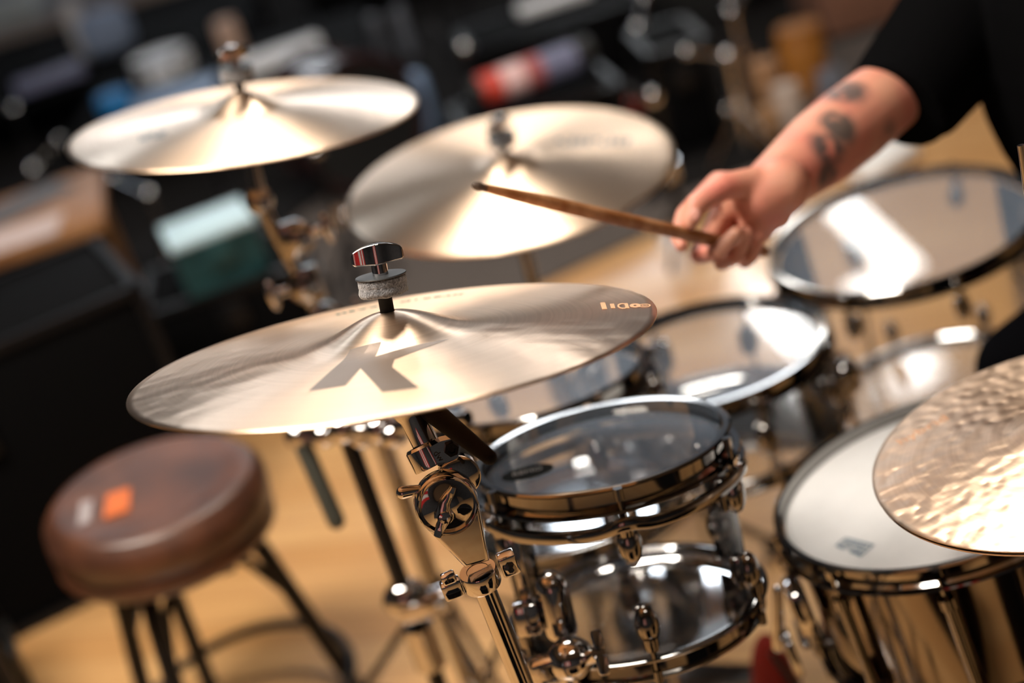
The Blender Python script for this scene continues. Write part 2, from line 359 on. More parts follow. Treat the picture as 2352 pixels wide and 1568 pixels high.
def top_hardware(C,n,parent,hb,felt_col=None,ang=0,felts=True,wing=True):
    mt=frame(C,n)
    T=lambda h: mt@M4.Translation((0,0,h))
    obj('threaded_rod',MB().tube([mt@V((0,0,-.06)),mt@V((0,0,hb+.05))],.0032,14),dchrome,parent,world=True)
    obj('nylon_sleeve',MB().tube([mt@V((0,0,hb-.016)),mt@V((0,0,hb+.020))],.0062,28),rubber,parent,world=True)
    fm=felt_col or felt_m
    mb=MB(); n_=96; prof=[(.0063,0),(.018,-.0002),(.0208,.0008),(.0216,.003),(.0212,.006),(.0203,.0080),(.0208,.0095),(.0212,.012),(.0206,.0150),(.0195,.0158),(.0063,.0158)]
    mb.lathe(prof,n_,closed=True)
    for v in mb.v:
        if math.hypot(v.x,v.y)>.015:
            k=1+.03*noise.noise(v*160)+.022*noise.noise(v*500); v.x*=k; v.y*=k
            v.z+=.0008*noise.noise(v*120)
    m2=T(hb+.0155); mb.v=[m2@v for v in mb.v]
    obj('felt_washer',mb,fm,parent,world=True,ang=60)
    obj('lower_felt',MB().lathe([(.0063,0),(.017,0),(.018,.004),(.017,.008),(.0063,.008)],40,T(hb-.034),closed=True),fm,parent,world=True)
    obj('rubber_washer',MB().lathe([(.0063,0),(.0218,0),(.0222,.0006),(.0218,.0015),(.0063,.0015)],64,T(hb+.0315),closed=True),mat('dark_rubber_washer',(.022,.025,.028),.5),parent,world=True)
    wing_nut(T(hb+.033),parent,1.0,ang)
def tripod(base,parent,m=chrome,h=.32,spread=.30,a0=.3,r=.011,double=True):
    b=V(base)
    for k in range(3):
        a=a0+k*2*PI/3; d=V((math.cos(a),math.sin(a),0)); s=d.cross(V((0,0,1)))
        p0=b+V((0,0,h))+d*.022; p1=b+d*spread+V((0,0,.018)); q0=b+V((0,0,.09))+d*.018; q1=b+d*spread*.55+V((0,0,h*.5))
        mb=MB()
        for sg in ((-1,1) if double else (0,)):
            mb.tube([p0+s*.009*sg,p1+s*.009*sg],.0055,10); mb.tube([q0+s*.006*sg,q1+s*.006*sg],.004,8)
        lg=obj('leg',mb,m,parent,world=True)
        obj('rubber_foot',MB().cap(p1-d*.012,p1+d*.014-V((0,0,.002)),.014,.013,12),rubber,lg,world=True)

# ---------------------------------------------------------------- MAIN STAND in focus
Ptop=at(1112,1348,1.255); Pbot=at(1200,1568,1.306); Td=(Pbot-Ptop).normalized(); base=Ptop+Td*(Ptop.z/-Td.z)
base.z=0
stand=empty('cymbal_stand',base,'chrome cymbal stand with round ratchet tilter, in sharp focus below the letter K cymbal','stand')
top_hardware(CC,CN,stand,.031,ang=rad(6))
obj('upper_tube',MB().tube([Ptop-Td*.019,Ptop+Td*.28],.0098,40),chrome,stand,world=True)
obj('lower_tube',MB().tube([Ptop+Td*.27,base+V((0,0,.05))],.0145,40),chrome,stand,world=True)
obj('height_collar',MB().tube([Ptop+Td*.25,Ptop+Td*.30],.020,32),chrome,stand,world=True)
obj('leg_collar',MB().tube([base+V((0,0,.28)),base+V((0,0,.35))],.021,32),chrome,stand,world=True)
tripod(base,stand,h=.32,spread=.33,a0=2.2)
# tilter frame: z towards camera side, y up along the tube
PV=at(1027,1157,1.245); zc=(CAM-PV); zc.z*=.35; zc.normalize(); up=(-Td); xax=up.cross(zc).normalized(); TF=axes(PV-zc*.010,zc,xax); _dz=(TF.inverted()@(Ptop-Td*.02)).z+.006; TF=axes(PV+zc*(_dz-.010),zc,xax)
def P2(x,y,zd=0):   # local point on tilter plane from its photo position
    d=(F+R*((x-1176)/FPX)-U*((y-784)/FPX)); Z=TF.col[2].to_3d(); O=TF.col[3].to_3d(); t=((O+Z*zd)-CAM).dot(Z)/d.dot(Z); return TF.inverted()@(CAM+d*t)
def ply(pts): return [tuple(P2(x,y).xy) for x,y in pts]
# housing: teardrop prism with bevel
def rounded_prism(poly,z0,z1,bev,seg=3):
    bm=bmesh.new(); vs=[bm.verts.new((x,y,z0)) for x,y in poly]; f=bm.faces.new(vs)
    r=bmesh.ops.extrude_face_region(bm,geom=[f]); 
    for v in [g for g in r['geom'] if isinstance(g,bmesh.types.BMVert)]: v.co.z=z1
    es=[e for e in bm.edges if abs(e.verts[0].co.z-e.verts[1].co.z)<1e-7]
    bmesh.ops.bevel(bm,geom=es,offset=bev,segments=seg,profile=.5,affect='EDGES')
    bm.verts.index_update(); mb=MB(); mb.add([v.co.copy() for v in bm.verts],[[v.index for v in f.verts] for f in bm.faces],TF); bm.free(); return mb
c0=P2(1027,1157); r0=(P2(1098,1157)-c0).length
circ=lambda c,r,a,b,n: [(c.x+r*math.cos(a+(b-a)*i/n),c.y+r*math.sin(a+(b-a)*i/n)) for i in range(n+1)]
b1=P2(1068,1302); b2=P2(1124,1285)
poly=circ(c0,r0*1.04,rad(2),rad(212),36)+[(b1.x,b1.y),(b2.x,b2.y)]
obj('tilter_housing',rounded_prism(poly,-.016,.004,.0035),chrome,stand,world=True,ang=50)
obj('ratchet_rim',MB().lathe([(r0*.90,0),(r0*.98,0),(r0*.99,.003),(r0*.95,.0055),(r0*.90,.004)],64,TF@M4.Translation((c0.x,c0.y,.004)),closed=True),chrome,stand,world=True)
obj('ratchet_disc',MB().lathe([(0,.0078),(.008,.0075),(.0115,.0048),(r0*.9,.0012)],64,TF@M4.Translation((c0.x,c0.y,.004))),chrome,stand,world=True)
u1=P2(1060,1090); obj('rear_knuckle',MB().lathe([(0,-.030),(.016,-.030),(.0185,-.027),(.0185,-.014),(.016,-.012),(0,-.012)],40,TF@M4.Translation((u1.x-.002,u1.y-.006,0))),chrome,stand,world=True)
hub=P2(1021,1188,.016)
wb=MB(); m=TF@M4.Translation((hub.x,hub.y,0)); wb.lathe([(0,.006),(.0085,.006),(.0085,.012),(.0058,.014),(.0050,.018),(.0026,.0185),(.0026,.0165),(0,.0165)],32,m)
def blade(pts,w0,w1,z0,th):
    vs=[];fs=[]; n=len(pts)
    for i,(x,y) in enumerate(pts):
        t=i/(n-1); w_=w0+(w1-w0)*t; a=pts[max(i-1,0)]; b=pts[min(i+1,n-1)]; d=V((b[0]-a[0],b[1]-a[1])).normalized(); q=V((-d.y,d.x))
        for sg in (-1,1):
            for z in (z0,z0+th*.55): vs.append((x+q.x*w_*sg,y+q.y*w_*sg,z))
        vs.append((x+q.x*w_*.55,y+q.y*w_*.55,z0+th*1.05)); vs.append((x-q.x*w_*.55,y-q.y*w_*.55,z0+th*1.05))
    for i in range(n-1):
        o=i*6; fs+=[(o,o+6,o+7,o+1),(o+2,o+3,o+9,o+8),(o,o+2,o+8,o+6),(o+1,o+7,o+11,o+5),(o+5,o+11,o+10,o+4),(o+4,o+10,o+9,o+3)]
    e=6*n-6; fs+=[(0,1,5,4,3,2),(e,e+2,e+3,e+4,e+5,e+1)]
    return vs,fs
for pts,w0,w1 in (([(1020,1190),(1019,1172),(1022,1156),(1030,1142),(1038,1130),(1042,1120)],.0066,.0026),([(1022,1186),(1020,1200),(1014,1212),(1009,1223),(1005,1234)],.0062,.0030)):
    q=[P2(x,y,.016).xy for x,y in pts]; vs,fs=blade([tuple(a) for a in q],w0,w1,.0115,.0045); wb.add(vs,fs,TF)
obj('wing_bolt',wb,chrome,stand,world=True,ang=50)
pa=P2(962,1128); pb=P2(926,1134); obj('lock_pin',MB().cap(TF@V((pa.x,pa.y,-.004)),TF@V((pb.x,pb.y,-.004)),.0045,.0058,24),chrome,stand,world=True)
# clamp at the bottom of the housing
cm=MB(); c1=P2(1096,1325); ax=Td; cmx=axes(Ptop-Td*.011,-ax,xax)
cm.lathe([(.0102,-.0085),(.0165,-.0085),(.0172,-.007),(.0172,.007),(.0165,.0085),(.0102,.0085)],40,cmx,closed=True)
cm.box((.0275,.004,.0005),(.016,.014,.021),cmx,bev=.002); cm.box((-.0265,.004,-.002),(.018,.013,.017),cmx,bev=.002)
cm.box((-.026,.002,.011),(.013,.009,.010),cmx,bev=.002)
obj('tube_clamp',cm,chrome,stand,world=True,ang=35)
obj('clamp_bolt',MB().lathe([(0,0),(.0055,0),(.0055,.003),(.003,.0045),(0,.0045)],6,axes(cmx@V((.0275,-.0032,0)),cmx.to_3x3()@V((0,-1,0)))),dchrome,stand,world=True,ang=30)
text('embossed_number','6',.010,mat('dark_engraving',(.03,.03,.03),.5),stand,WORLD[stand.name].inverted()@axes(cmx@V((-.026,-.0028,.0115)),cmx.to_3x3()@V((0,-1,0)),cmx.to_3x3()@V((1,0,0))),.0002)
# neck: tube, flare and hex collar between the tilter and the cymbal
N0=at(983,1030,1.247); N1=at(948,960,1.247); nd=(N1-N0).normalized()
obj('neck_tube',MB().tube([N0-nd*.012,N1,N1+nd*.004,N1+nd*.012],[.0118,.0118,.0140,.0165],36),chrome,stand,world=True)
obj('rod_joint',MB().cap(N1+nd*.01,CC-CN*.036,.013,.008,24),dchrome,stand,world=True)
cx=axes(at(981,1046,1.247),nd,xax); cl=MB()
cl.lathe([(.0118,-.0105),(.0160,-.0105),(.0165,-.009),(.0165,.0080),(.0145,.0105),(.0118,.0105)],36,cx,closed=True)
obj('neck_collar',cl,chrome,stand,world=True,ang=35)
lz=CAM-at(1030,1030,1.2); lz.z*=.3
lug=axes(at(1027,1034,1.228),lz.normalized(),(at(1054,1024,1.2)-at(1003,1044,1.2)).normalized())
obj('collar_lug',MB().prism([(-.0125,-.0095),(.006,-.0095),(.0125,-.001),(.0105,.0085),(-.002,.0105),(-.0125,.0095)],-.011,.002,lug),chrome,stand,world=True,smooth=False)
obj('hex_bolt',MB().lathe([(0,0.0035),(.003,.0035),(.0035,.005),(.0065,.005),(.0068,.004),(.0068,.0)],6,lug@M4.Translation((.004,.001,.002))),blackm,stand,world=True,ang=30)
text('embossed_mark','dw',.0085,mat('dark_engraving',(.03,.03,.03),.5),stand,WORLD[stand.name].inverted()@lug@M4.Translation((-.0085,-.001,.0022))@M4.Rotation(rad(-75),4,'Z'),.0002)
obj('memory_lever',MB().cap(at(985,938,1.245),at(1124,1050,1.17),.0105,.0065,32),rubber,stand,world=True)['label']='black rubber covered lever'

# ---------------------------------------------------------------- simpler stands
def cyl(a,b,r,n=20): return MB().tube([a,b],r,n)
def cymbal_stand(C,n,base,label,hb,nutm=None,scale=1,legs=.3,a0=.4,tubem=None):
    C=V(C); n=V(n).normalized(); base=V((*base,0)); root=empty('cymbal_stand',base,label,'stand'); tm=tubem or dim_chrome
    top_hardware(C,n,root,hb,ang=.8)
    j=C-n*.11; obj('tilter',MB().tube([C-n*.045,j],[.008,.012],20).ell(j,(.02,.02,.02)),tm,root,world=True)
    obj('upper_tube',cyl(j,base+V((0,0,j.z*.62)),.0098),tm,root,world=True)
    obj('collar',cyl(base+V((0,0,j.z*.60)),base+V((0,0,j.z*.66)),.021),tm,root,world=True)
    obj('wing_screw',MB().tube([base+V((0,0,j.z*.63)),base+V((.04,-.02,j.z*.63))],.005,10).ell(base+V((.045,-.022,j.z*.63)),(.016,.006,.010)),tm,root,world=True)
    obj('lower_tube',cyl(base+V((0,0,j.z*.62)),base+V((0,0,.03)),.0135),tm,root,world=True)
    obj('leg_collar',cyl(base+V((0,0,.27)),base+V((0,0,.33)),.02),tm,root,world=True)
    tripod(base,root,tm,h=.30,spread=legs,a0=a0)
    return root
LB=at(700,800,1.95)
fs=cymbal_stand((-.2511,1.8498,1.1052),(.1707,.0326,.9848),(-.225,1.86),'chrome stand holding the far left cymbal',.038,a0=.9)
for i_,z_ in enumerate((.93,.86,.80,.72)):
    e=(1,-1)[i_%2]; p_=V((-.2511,1.8498,1.1052)).lerp(V((-.225,1.86,0)),(1.1052-z_)/1.1052)
    j_=obj('boom_joint',MB().ell((0,0,0),(.026,.020,.024),M4.Translation(p_+V((.008*e,0,0)))).box((0,0,0),(.034,.03,.05),M4.Translation(p_),bev=.005),dim_chrome,fs,world=True)
    obj('wing_screw',MB().tube([p_,p_+V((.045*e,-.01,.004))],.006,10).ell(tuple(p_+V((.052*e,-.012,.004))),(.008,.008,.022)),chrome,j_,world=True)
cymbal_stand((.0692,2.0762,.8515),(.0652,-.0931,.9935),(.055,2.10),'chrome stand holding the wide ride cymbal',.036,a0=.1)
# hi-hat stand
HC=V((.4596,1.0832,.7923)); HN=V((-.1024,.0924,.9904)).normalized(); hb_=V((.47,1.07,0))
hh=empty('hi_hat_stand',hb_,'chrome hi-hat stand under the cymbal at the right edge','stand')
hm=frame(HC,HN)
obj('pull_rod',MB().tube([hm@V((0,0,-.2)),hm@V((0,0,.03)),at(2345,333,1.20)],.0032,14),chrome,hh,world=True)
obj('clutch',MB().lathe([(.0035,.034),(.009,.034),(.009,.05),(.012,.052),(.012,.062),(.0035,.064)],24,hm,closed=True),chrome,hh,world=True)
obj('felt_washer',MB().lathe([(.0035,.030),(.016,.030),(.016,.0345),(.0035,.0345)],24,hm,closed=True),felt_m,hh,world=True)
obj('lower_seat',MB().lathe([(.004,-.05),(.02,-.05),(.02,-.032),(.004,-.032)],24,hm,closed=True),blackp,hh,world=True)
obj('upper_tube',cyl(hm@V((0,0,-.05)),V((hb_.x,hb_.y,.35)),.0085),chrome,hh,world=True)
obj('lower_tube',cyl(V((hb_.x,hb_.y,.36)),V((hb_.x,hb_.y,.03)),.0125),chrome,hh,world=True)
obj('pedal_board',MB().box((hb_.x+.15,hb_.y+.03,.05),(.28,.08,.012),bev=.004),dchrome,hh,world=True)
tripod(hb_,hh,h=.28,spread=.27,a0=1.3)

# ================================================================ DRUMS
head_clear=film('clear_drum_head',(.93,.95,.97),.15,.035,(.50,.62,.80),1.5)  # blue milk paints in the blue-grey room the head would reflect
head_back=film('clear_resonant_head',(.92,.95,.98),.26,.06,(.40,.56,.80),1.4)  # stronger blue milk, standing in for the bluish reflection off the bottom head
acrylic=film('clear_acrylic_shell',(.93,.94,.95),.02,.03,(.7,.75,.8),1.25)
coated=mat('white_coated_head',(.52,.52,.515),.55,0,col2=(.55,.55,.545),scale=30)
def rim(mb,R_,z,up=True,m=None,wave=0):
    """triple-flanged hoop, top lip at z (local)"""
    s=1 if up else -1
    pr_=[(R_-.0080,0),(R_-.0020,.0004),(R_+.0002,-.0016),(R_-.0012,-.0034),(R_-.0052,-.0040),(R_-.0056,-.013),(R_-.0056,-.019),(R_-.0015,-.022),(R_+.0055,-.0222),(R_+.0065,-.0242),(R_+.0040,-.0255),(R_-.0035,-.0252),(R_-.0078,-.021),(R_-.0078,-.006)]
    return mb.lathe([(r,z+s*q) for r,q in pr_],96,m,closed=True)
head_far=film('clear_thin_resonant_head',(.93,.95,.98),.12,.08,(.55,.66,.82),1.12)
def drum(name,C,n,R_,depth,label,cat,lugs=6,phase=90,shell=None,bhead=None,rhead=None,logo=None,tube_lug=False,hoopm=None,ring=True,lugm=None,shell_name='shell'):
    mt=frame(C,n); root=empty(name,C,label,cat,mtx=mt); hm_=hoopm or dim_chrome; Rs=R_-.011
    sh=MB().lathe([(Rs,-.022),(Rs,-depth+.022)],96) if shell is None else MB().lathe([(Rs,-.022),(Rs,-depth+.022),(Rs-.002,-depth+.022),(Rs-.002,-.022)],96,closed=True)
    obj('shell',sh,shell or acrylic,root)
    obj('batter_head',MB().lathe([(0,-.0118),(Rs*.5,-.0118),(Rs-.006,-.0118),(Rs+.001,-.0145),(Rs+.002,-.019)],128),bhead or head_clear,root,ang=12)
    obj('resonant_head',MB().lathe([(0,-depth+.0118),(Rs-.006,-depth+.0118),(Rs+.001,-depth+.0145),(Rs+.002,-depth+.019)],128),rhead or head_back,root,ang=12)
    for z,nm,u in ((0,'top_hoop',True),(-depth,'bottom_hoop',False)):
        hp=obj(nm,rim(MB(),R_,z,u),hm_,root,ang=30)
    L=lugm or dim_chrome
    for k in range(lugs):
        a=rad(phase+360*k/lugs); T=M4.Rotation(a,4,'Z')
        if tube_lug:
            mb=MB().tube([(Rs+.013,0,-.038),(Rs+.013,0,-depth+.038)],.0065,14,m=T)
            for zz in (-.042,-depth+.042): mb.tube([(Rs-.004,0,zz),(Rs+.015,0,zz)],.006,10,m=T); mb.tube([(Rs+.013,0,zz+.006),(Rs+.013,0,zz-.006)],.0088,14,m=T)
            lg=obj('lug',mb,L,root)
            for z0,z1,z2 in ((-.002,-.038,-.006),(-depth+.002,-depth+.038,-depth+.006)):
                obj('tension_rod',MB().tube([(Rs+.013,0,z0),(Rs+.013,0,z1)],.0028,8,m=T).box((Rs+.013,0,z2),(.008,.008,.010),T),L,lg)
        else:
            if depth<.18:
                lg=obj('lug',MB().ell((Rs+.012,0,-depth/2),(.013,.015,.026),T).box((Rs,0,-depth/2),(.010,.02,.044),T,bev=.002).ell((Rs-.006,0,-depth/2),(.004,.011,.018),T,12,8),L,root)
                for z0,z1 in ((-.002,-depth/2),(-depth+.002,-depth/2)): obj('tension_rod',MB().tube([(Rs+.0135,0,z0),(Rs+.0135,0,z1)],.0028,8,m=T),L,lg)
                continue
            for sgn,zz,z0 in ((1,-.060,-.004),(-1,-depth+.060,-depth+.004)):
                mb=MB().ell((Rs+.010,0,zz),(.0115,.0125,.021),T); mb.lathe([(.0,.0),(.0075,.0),(.0085,.006),(.0085,.013),(.0,.013)],16,T@M4.Translation((Rs+.0135,0,zz+sgn*.012-(.0 if sgn>0 else .013))))
                mb.box((Rs,0,zz),(.008,.017,.034),T,bev=.002)
                mb.ell((Rs-.006,0,zz),(.004,.009,.015),T,12,8)
                lg=obj('lug',mb,L,root)
                tr=MB().tube([(Rs+.0135,0,z0),(Rs+.0135,0,zz)],.0028,8,m=T).tube([(Rs+.0135,0,z0+sgn*.004),(Rs+.0135,0,z0-sgn*.008)],.0048,10,m=T)
                obj('tension_rod',tr,L,lg)
    return root,mt
A_C=(.0577,1.2794,.8132); A_N=(.0628,.1872,.9803)
tomA,mA=drum('rack_tom',A_C,A_N,.135,.205,'small clear rack tom with chrome hoops right behind the tilter','drum',6,93)
# suspension ring of the near tom: a scalloped band below the hoop
sr=MB(); n_=144; prf=[(.1375,-.033),(.1425,-.0335),(.1440,-.036),(.1440,-.043),(.1425,-.0455),(.1375,-.046),(.136,-.044),(.136,-.035)]
sr.lathe(prf,n_,closed=True)
for v in sr.v:
    a=math.degrees(math.atan2(v.y,v.x)); k=((a-93+30)%60)-30; g=math.exp(-(k/7.5)**2); rr=math.hypot(v.x,v.y); q=(rr+.007*g)/rr; v.x*=q; v.y*=q; v.z+=.008*g-.002
obj('suspension_ring',sr,dim_chrome,tomA,ang=40)
lm=MB().ell((0,0,0),(1,1,1),M4.Translation((-.0805,-.0083,-.0112))@M4.Rotation(rad(3),4,'Z')@M4.Diagonal((.0275,.019,.0003,1)),32,4)
lo=obj('logo_oval',lm,mat('black_print',(.006,.007,.006),.8,spec=.05),tomA)
text('logo_letters','REMO',.012,mat('grey_print_light',(.22,.21,.20),.5),lo,M4.Translation((-.0805,-.0083,-.0106))@M4.Rotation(rad(3),4,'Z'),.0001)
tomF,mF=drum('rack_tom',(.0168,1.6100,.7400),(.0,.165,.986),.143,.20,'second clear rack tom half hidden under the letter K cymbal','drum',6,60)
tomB,mB=drum('floor_tom',(.2548,1.844,.5901),(-.0055,.0749,.9972),.19,.15,'shallow clear floor drum with a broad white glare, right of the letter K cymbal','drum',8,17.5)
tomC,mC=drum('floor_tom',(.6503,2.0673,.5841),(-.0724,-.0025,.9974),.215,.36,'far clear floor tom below the bent forearm, mirroring an L-shaped light','drum',8,8,rhead=head_far)
for root,mt,R_,lab in ((tomB,mB,.19,-.075),(tomC,mC,.215,-.13)):
    for k in range(3):
        a=rad(-15+k*120); p=mt@V(((R_+.012)*math.cos(a),(R_+.012)*math.sin(a),lab)); q=V((p.x,p.y,.03)); o_=V(((p.x-mt.translation.x)*.12,(p.y-mt.translation.y)*.12,0))
        lg=obj('leg',MB().tube([p+V((0,0,.03)),p+V((0,0,-.18)),q+o_],.0055,12),chrome,root,world=True)
        obj('leg_bracket',MB().box(tuple(p),(.034,.034,.045),bev=.006),chrome,lg,world=True)
        obj('rubber_foot',MB().cap(q+o_+V((0,0,.012)),q+o_-V((0,0,.012)),.013,.015,14),rubber,lg,world=True)
# mount of near tom
mount=empty('tom_stand',(-.05,1.19,0),'chrome tom stand holding the near rack tom on its left side','stand')
ms=MB(); ms.box((-.105,-.085,-.075),(.012,.008,.085),mA,bev=.002)
obj('flat_bracket',ms,chrome,mount,world=True)
obj('bracket_block',MB().box((-.108,-.095,-.13),(.026,.022,.034),mA,bev=.004).cap(mA@V((-.078,-.092,-.105)),mA@V((-.078,-.092,-.15)),.017,.017,20),chrome,mount,world=True)
obj('l_rod',MB().tube([mA@V((-.078,-.092,-.09)),mA@V((-.078,-.092,-.22)),mA@V((-.085,-.085,-.245))],.006,14),dchrome,mount,world=True)
obj('ball_clamp',MB().ell((0,0,0),(.024,.022,.022),M4.Translation(at(1310,1512,1.39))).box((0,0,0),(.05,.02,.03),M4.Translation(at(1275,1530,1.39)),bev=.006),chrome,mount,world=True)
wn=MB().tube([at(1340,1515,1.385),at(1375,1500,1.36)],.008,16); wm=axes(at(1378,1498,1.36),(at(1378,1498,1.36)-at(1340,1515,1.385)),U)
wn.box((.012,0,0),(.020,.012,.007),wm,bev=.003); wn.box((-.012,0,0),(.020,.012,.007),wm,bev=.003)
obj('wing_nut',wn,chrome,mount,world=True)
bt=at(1300,1530,1.40); obj('upper_tube',MB().tube([bt,V((bt.x,bt.y+.01,.30))],.011,24),chrome,mount,world=True)
obj('lower_tube',MB().tube([V((bt.x,bt.y+.01,.34)),V((bt.x,bt.y+.01,.03))],.015,24),chrome,mount,world=True)
tripod((bt.x,bt.y+.01,0),mount,h=.26,spread=.25,a0=.5)
# snare
steel=mat('polished_steel_shell',(.25,.225,.20),.08,1)
S_C=V((.4147,1.3389,.6159)); S_N=V((-.1167,.1156,.9864))
snare,mS=drum('snare_drum',S_C,S_N,.19,.205,'steel snare drum with a white coated head under the right-hand cymbal','drum',10,-106,shell=steel,bhead=coated,tube_lug=True)
lg_m=mat('blue_grey_logo',(.10,.15,.20),.6)
q=[(-.1351,-.0561),(-.1202,-.0505+.004),(-.0951,-.0821),(-.1147,-.0963)]
def lerp(a,b,t): return (a[0]+(b[0]-a[0])*t,a[1]+(b[1]-a[1])*t)
lmb=MB()
def bar(u0,u1,v0,v1):
    f=lambda u,v: lerp(lerp(q[0],q[1],v),lerp(q[3],q[2],v),u)
    p=[f(u0,v0),f(u1,v0),f(u1,v1),f(u0,v1)]; lmb.add([(x,y,-.0112) for x,y in p],[(0,1,2,3)])
for a_ in ((0,.06,0,1),(.94,1,0,1),(.0,1,.86,1),(.12,.9,.60,.68),(.12,.5,.36,.44),(.6,.9,.36,.46),(0,.35,0,.14),(.55,1,0,.2)): bar(*a_)
for i in range(7): bar(.1+i*.115,.16+i*.115,.14,.30); bar(.1+i*.115,.18+i*.115,.50,.56); bar(.1+i*.115,.15+i*.115,.70,.82)
obj('printed_logo',lmb,lg_m,snare,smooth=False)
sr_=MB(); sr_.box((-.195,-.03,-.085),(.022,.05,.06),bev=.005); sr_.cap(V((-.212,-.03,-.055)),V((-.235,-.03,-.125)),.006,.008,14); sr_.cap(V((-.205,-.055,-.12)),V((-.205,-.005,-.12)),.006,.006,12)
obj('strainer',sr_,chrome,snare)
obj('strainer_lever',MB().box((-.224,-.03,-.14),(.012,.04,.05),bev=.004),chrome,snare)
sst=empty('snare_stand',(S_C.x+.02,S_C.y-.02,0),'chrome basket stand carrying the steel snare drum','stand')
bc=mS@V((0,0,-.225))
for k in range(3):
    a=rad(90+120*k); e=mS@V((.17*math.cos(a),.17*math.sin(a),-.212)); e2=mS@V((.203*math.cos(a),.203*math.sin(a),-.165))
    ar=obj('basket_arm',MB().tube([bc-V((0,0,.03)),e-V((0,0,.012)),e2+V((0,0,-.03)),e2],.006,12),chrome,sst,world=True); obj('rubber_grip',MB().cap(e2-V((0,0,.03)),e2+V((0,0,.008)),.009,.009,12),rubber,ar,world=True)
obj('stand_tube',MB().tube([bc-V((0,0,.01)),V((S_C.x+.02,S_C.y-.02,.03))],.0125,20),chrome,sst,world=True)
tripod((S_C.x+.02,S_C.y-.02,0),sst,h=.25,spread=.26,a0=.2)
# bass drum: clear shell lying on its side below the rack toms
BM=axes((.06,1.42,.285),V((1,.12,0)),V((0,0,1)))
# ================================================================ DRUMSTICK
sw=mat('worn_hickory',(.24,.085,.022),.5,0,col2=(.40,.19,.085),scale=40,stretch=(1,1,1),detail=6,bump=.2,bdist=.001,p0=.4,p1=.62)
T0=at(1085,425,1.36); T1=at(1768,581,1.6); sd=(T1-T0).normalized(); Ls=(T1-T0).length
stick=empty('drumstick',T1,'worn brown wooden drumstick held in the raised hand','drumstick')
pts=[0,.0025,.006,.009,.012,.016,.03,.05,.08,.12,.2,.3,.39,.400,.405,Ls]; rs=[.0016,.0036,.0044,.0042,.0034,.0036,.0045,.0054,.0065,.0071,.0073,.0073,.0073,.0066,.0045,.002]
pts=pts[:-1]; rs=rs[:-1]
obj('shaft',MB().tube([T0+sd*p for p in pts[4:]],rs[4:],24),sw,stick,world=True)
obj('bead_tip',MB().tube([T0+sd*p for p in pts[:6]],rs[:6],24),mat('dark_stick_tip',(.07,.045,.03),.6),stick,world=True)

# ================================================================ DRUMMER
skin=mat('skin',(.55,.25,.165),.45,0,sss=.12)
def tattoos(m,spots):
    nt=m.node_tree; N=nt.nodes; L=nt.links; b=N['Principled BSDF']; tc=N.new('ShaderNodeTexCoord'); nz=N.new('ShaderNodeTexNoise'); nz.inputs['Scale'].default_value=42; nz.inputs['Detail'].default_value=3
    L.new(tc.outputs['Object'],nz.inputs['Vector']); prev=None
    for p,r in spots:
        d=N.new('ShaderNodeVectorMath'); d.operation='DISTANCE'; L.new(tc.outputs['Object'],d.inputs[0]); d.inputs[1].default_value=p
        mr=N.new('ShaderNodeMapRange'); mr.inputs['From Min'].default_value=r*.55; mr.inputs['From Max'].default_value=r; mr.inputs['To Min'].default_value=1; mr.inputs['To Max'].default_value=0; L.new(d.outputs['Value'],mr.inputs['Value'])
        if prev is None: prev=mr.outputs[0]
        else:
            mx=N.new('ShaderNodeMath'); mx.operation='MAXIMUM'; L.new(prev,mx.inputs[0]); L.new(mr.outputs[0],mx.inputs[1]); prev=mx.outputs[0]
    th=N.new('ShaderNodeMapRange'); th.inputs['From Min'].default_value=.30; th.inputs['From Max'].default_value=.48; L.new(nz.outputs['Fac'],th.inputs['Value'])
    mu=N.new('ShaderNodeMath'); mu.operation='MULTIPLY'; L.new(prev,mu.inputs[0]); L.new(th.outputs[0],mu.inputs[1])
    mu2=N.new('ShaderNodeMath'); mu2.operation='MULTIPLY'; mu2.inputs[1].default_value=.88; L.new(mu.outputs[0],mu2.inputs[0])
    rn=N.new('ShaderNodeTexNoise'); rn.inputs['Scale'].default_value=14; L.new(tc.outputs['Object'],rn.inputs['Vector'])
    rc=N.new('ShaderNodeValToRGB'); rc.color_ramp.elements[0].position=.35; rc.color_ramp.elements[1].position=.7; rc.color_ramp.elements[0].color=(.56,.27,.18,1); rc.color_ramp.elements[1].color=(.54,.17,.125,1); L.new(rn.outputs['Fac'],rc.inputs[0])
    c=N.new('ShaderNodeMix'); c.data_type='RGBA'; L.new(mu2.outputs[0],c.inputs['Factor']); L.new(rc.outputs[0],c.inputs['A']); c.inputs['B'].default_value=(.045,.055,.055,1)
    L.new(c.outputs['Result'],b.inputs['Base Color'])
def remeshed(name,mb,m,parent,vox,smooth=6):
    me=bpy.data.meshes.new(name); me.from_pydata([tuple(v) for v in mb.v],[],mb.f)
    bm=bmesh.new(); bm.from_mesh(me); bmesh.ops.recalc_face_normals(bm,faces=bm.faces); bm.to_mesh(me); bm.free()
    t=bpy.data.objects.new(name+'_tmp',me); COL.objects.link(t)
    r=t.modifiers.new('r','REMESH'); r.mode='VOXEL'; r.voxel_size=vox; r.use_smooth_shade=True
    if smooth: s=t.modifiers.new('s','SMOOTH'); s.factor=.5; s.iterations=smooth
    dg=bpy.context.evaluated_depsgraph_get(); out=bpy.data.meshes.new_from_object(t.evaluated_get(dg)); bpy.data.objects.remove(t)
    inv=WORLD[parent.name].inverted(); out.transform(inv); out.materials.clear(); out.materials.append(m); out.name=name
    return link(name,out,parent)
WR=at(1745,452,1.565); MIDF=at(1880,345,1.65); EL=at(2035,222,1.73); SH=at(2365,-195,1.86)
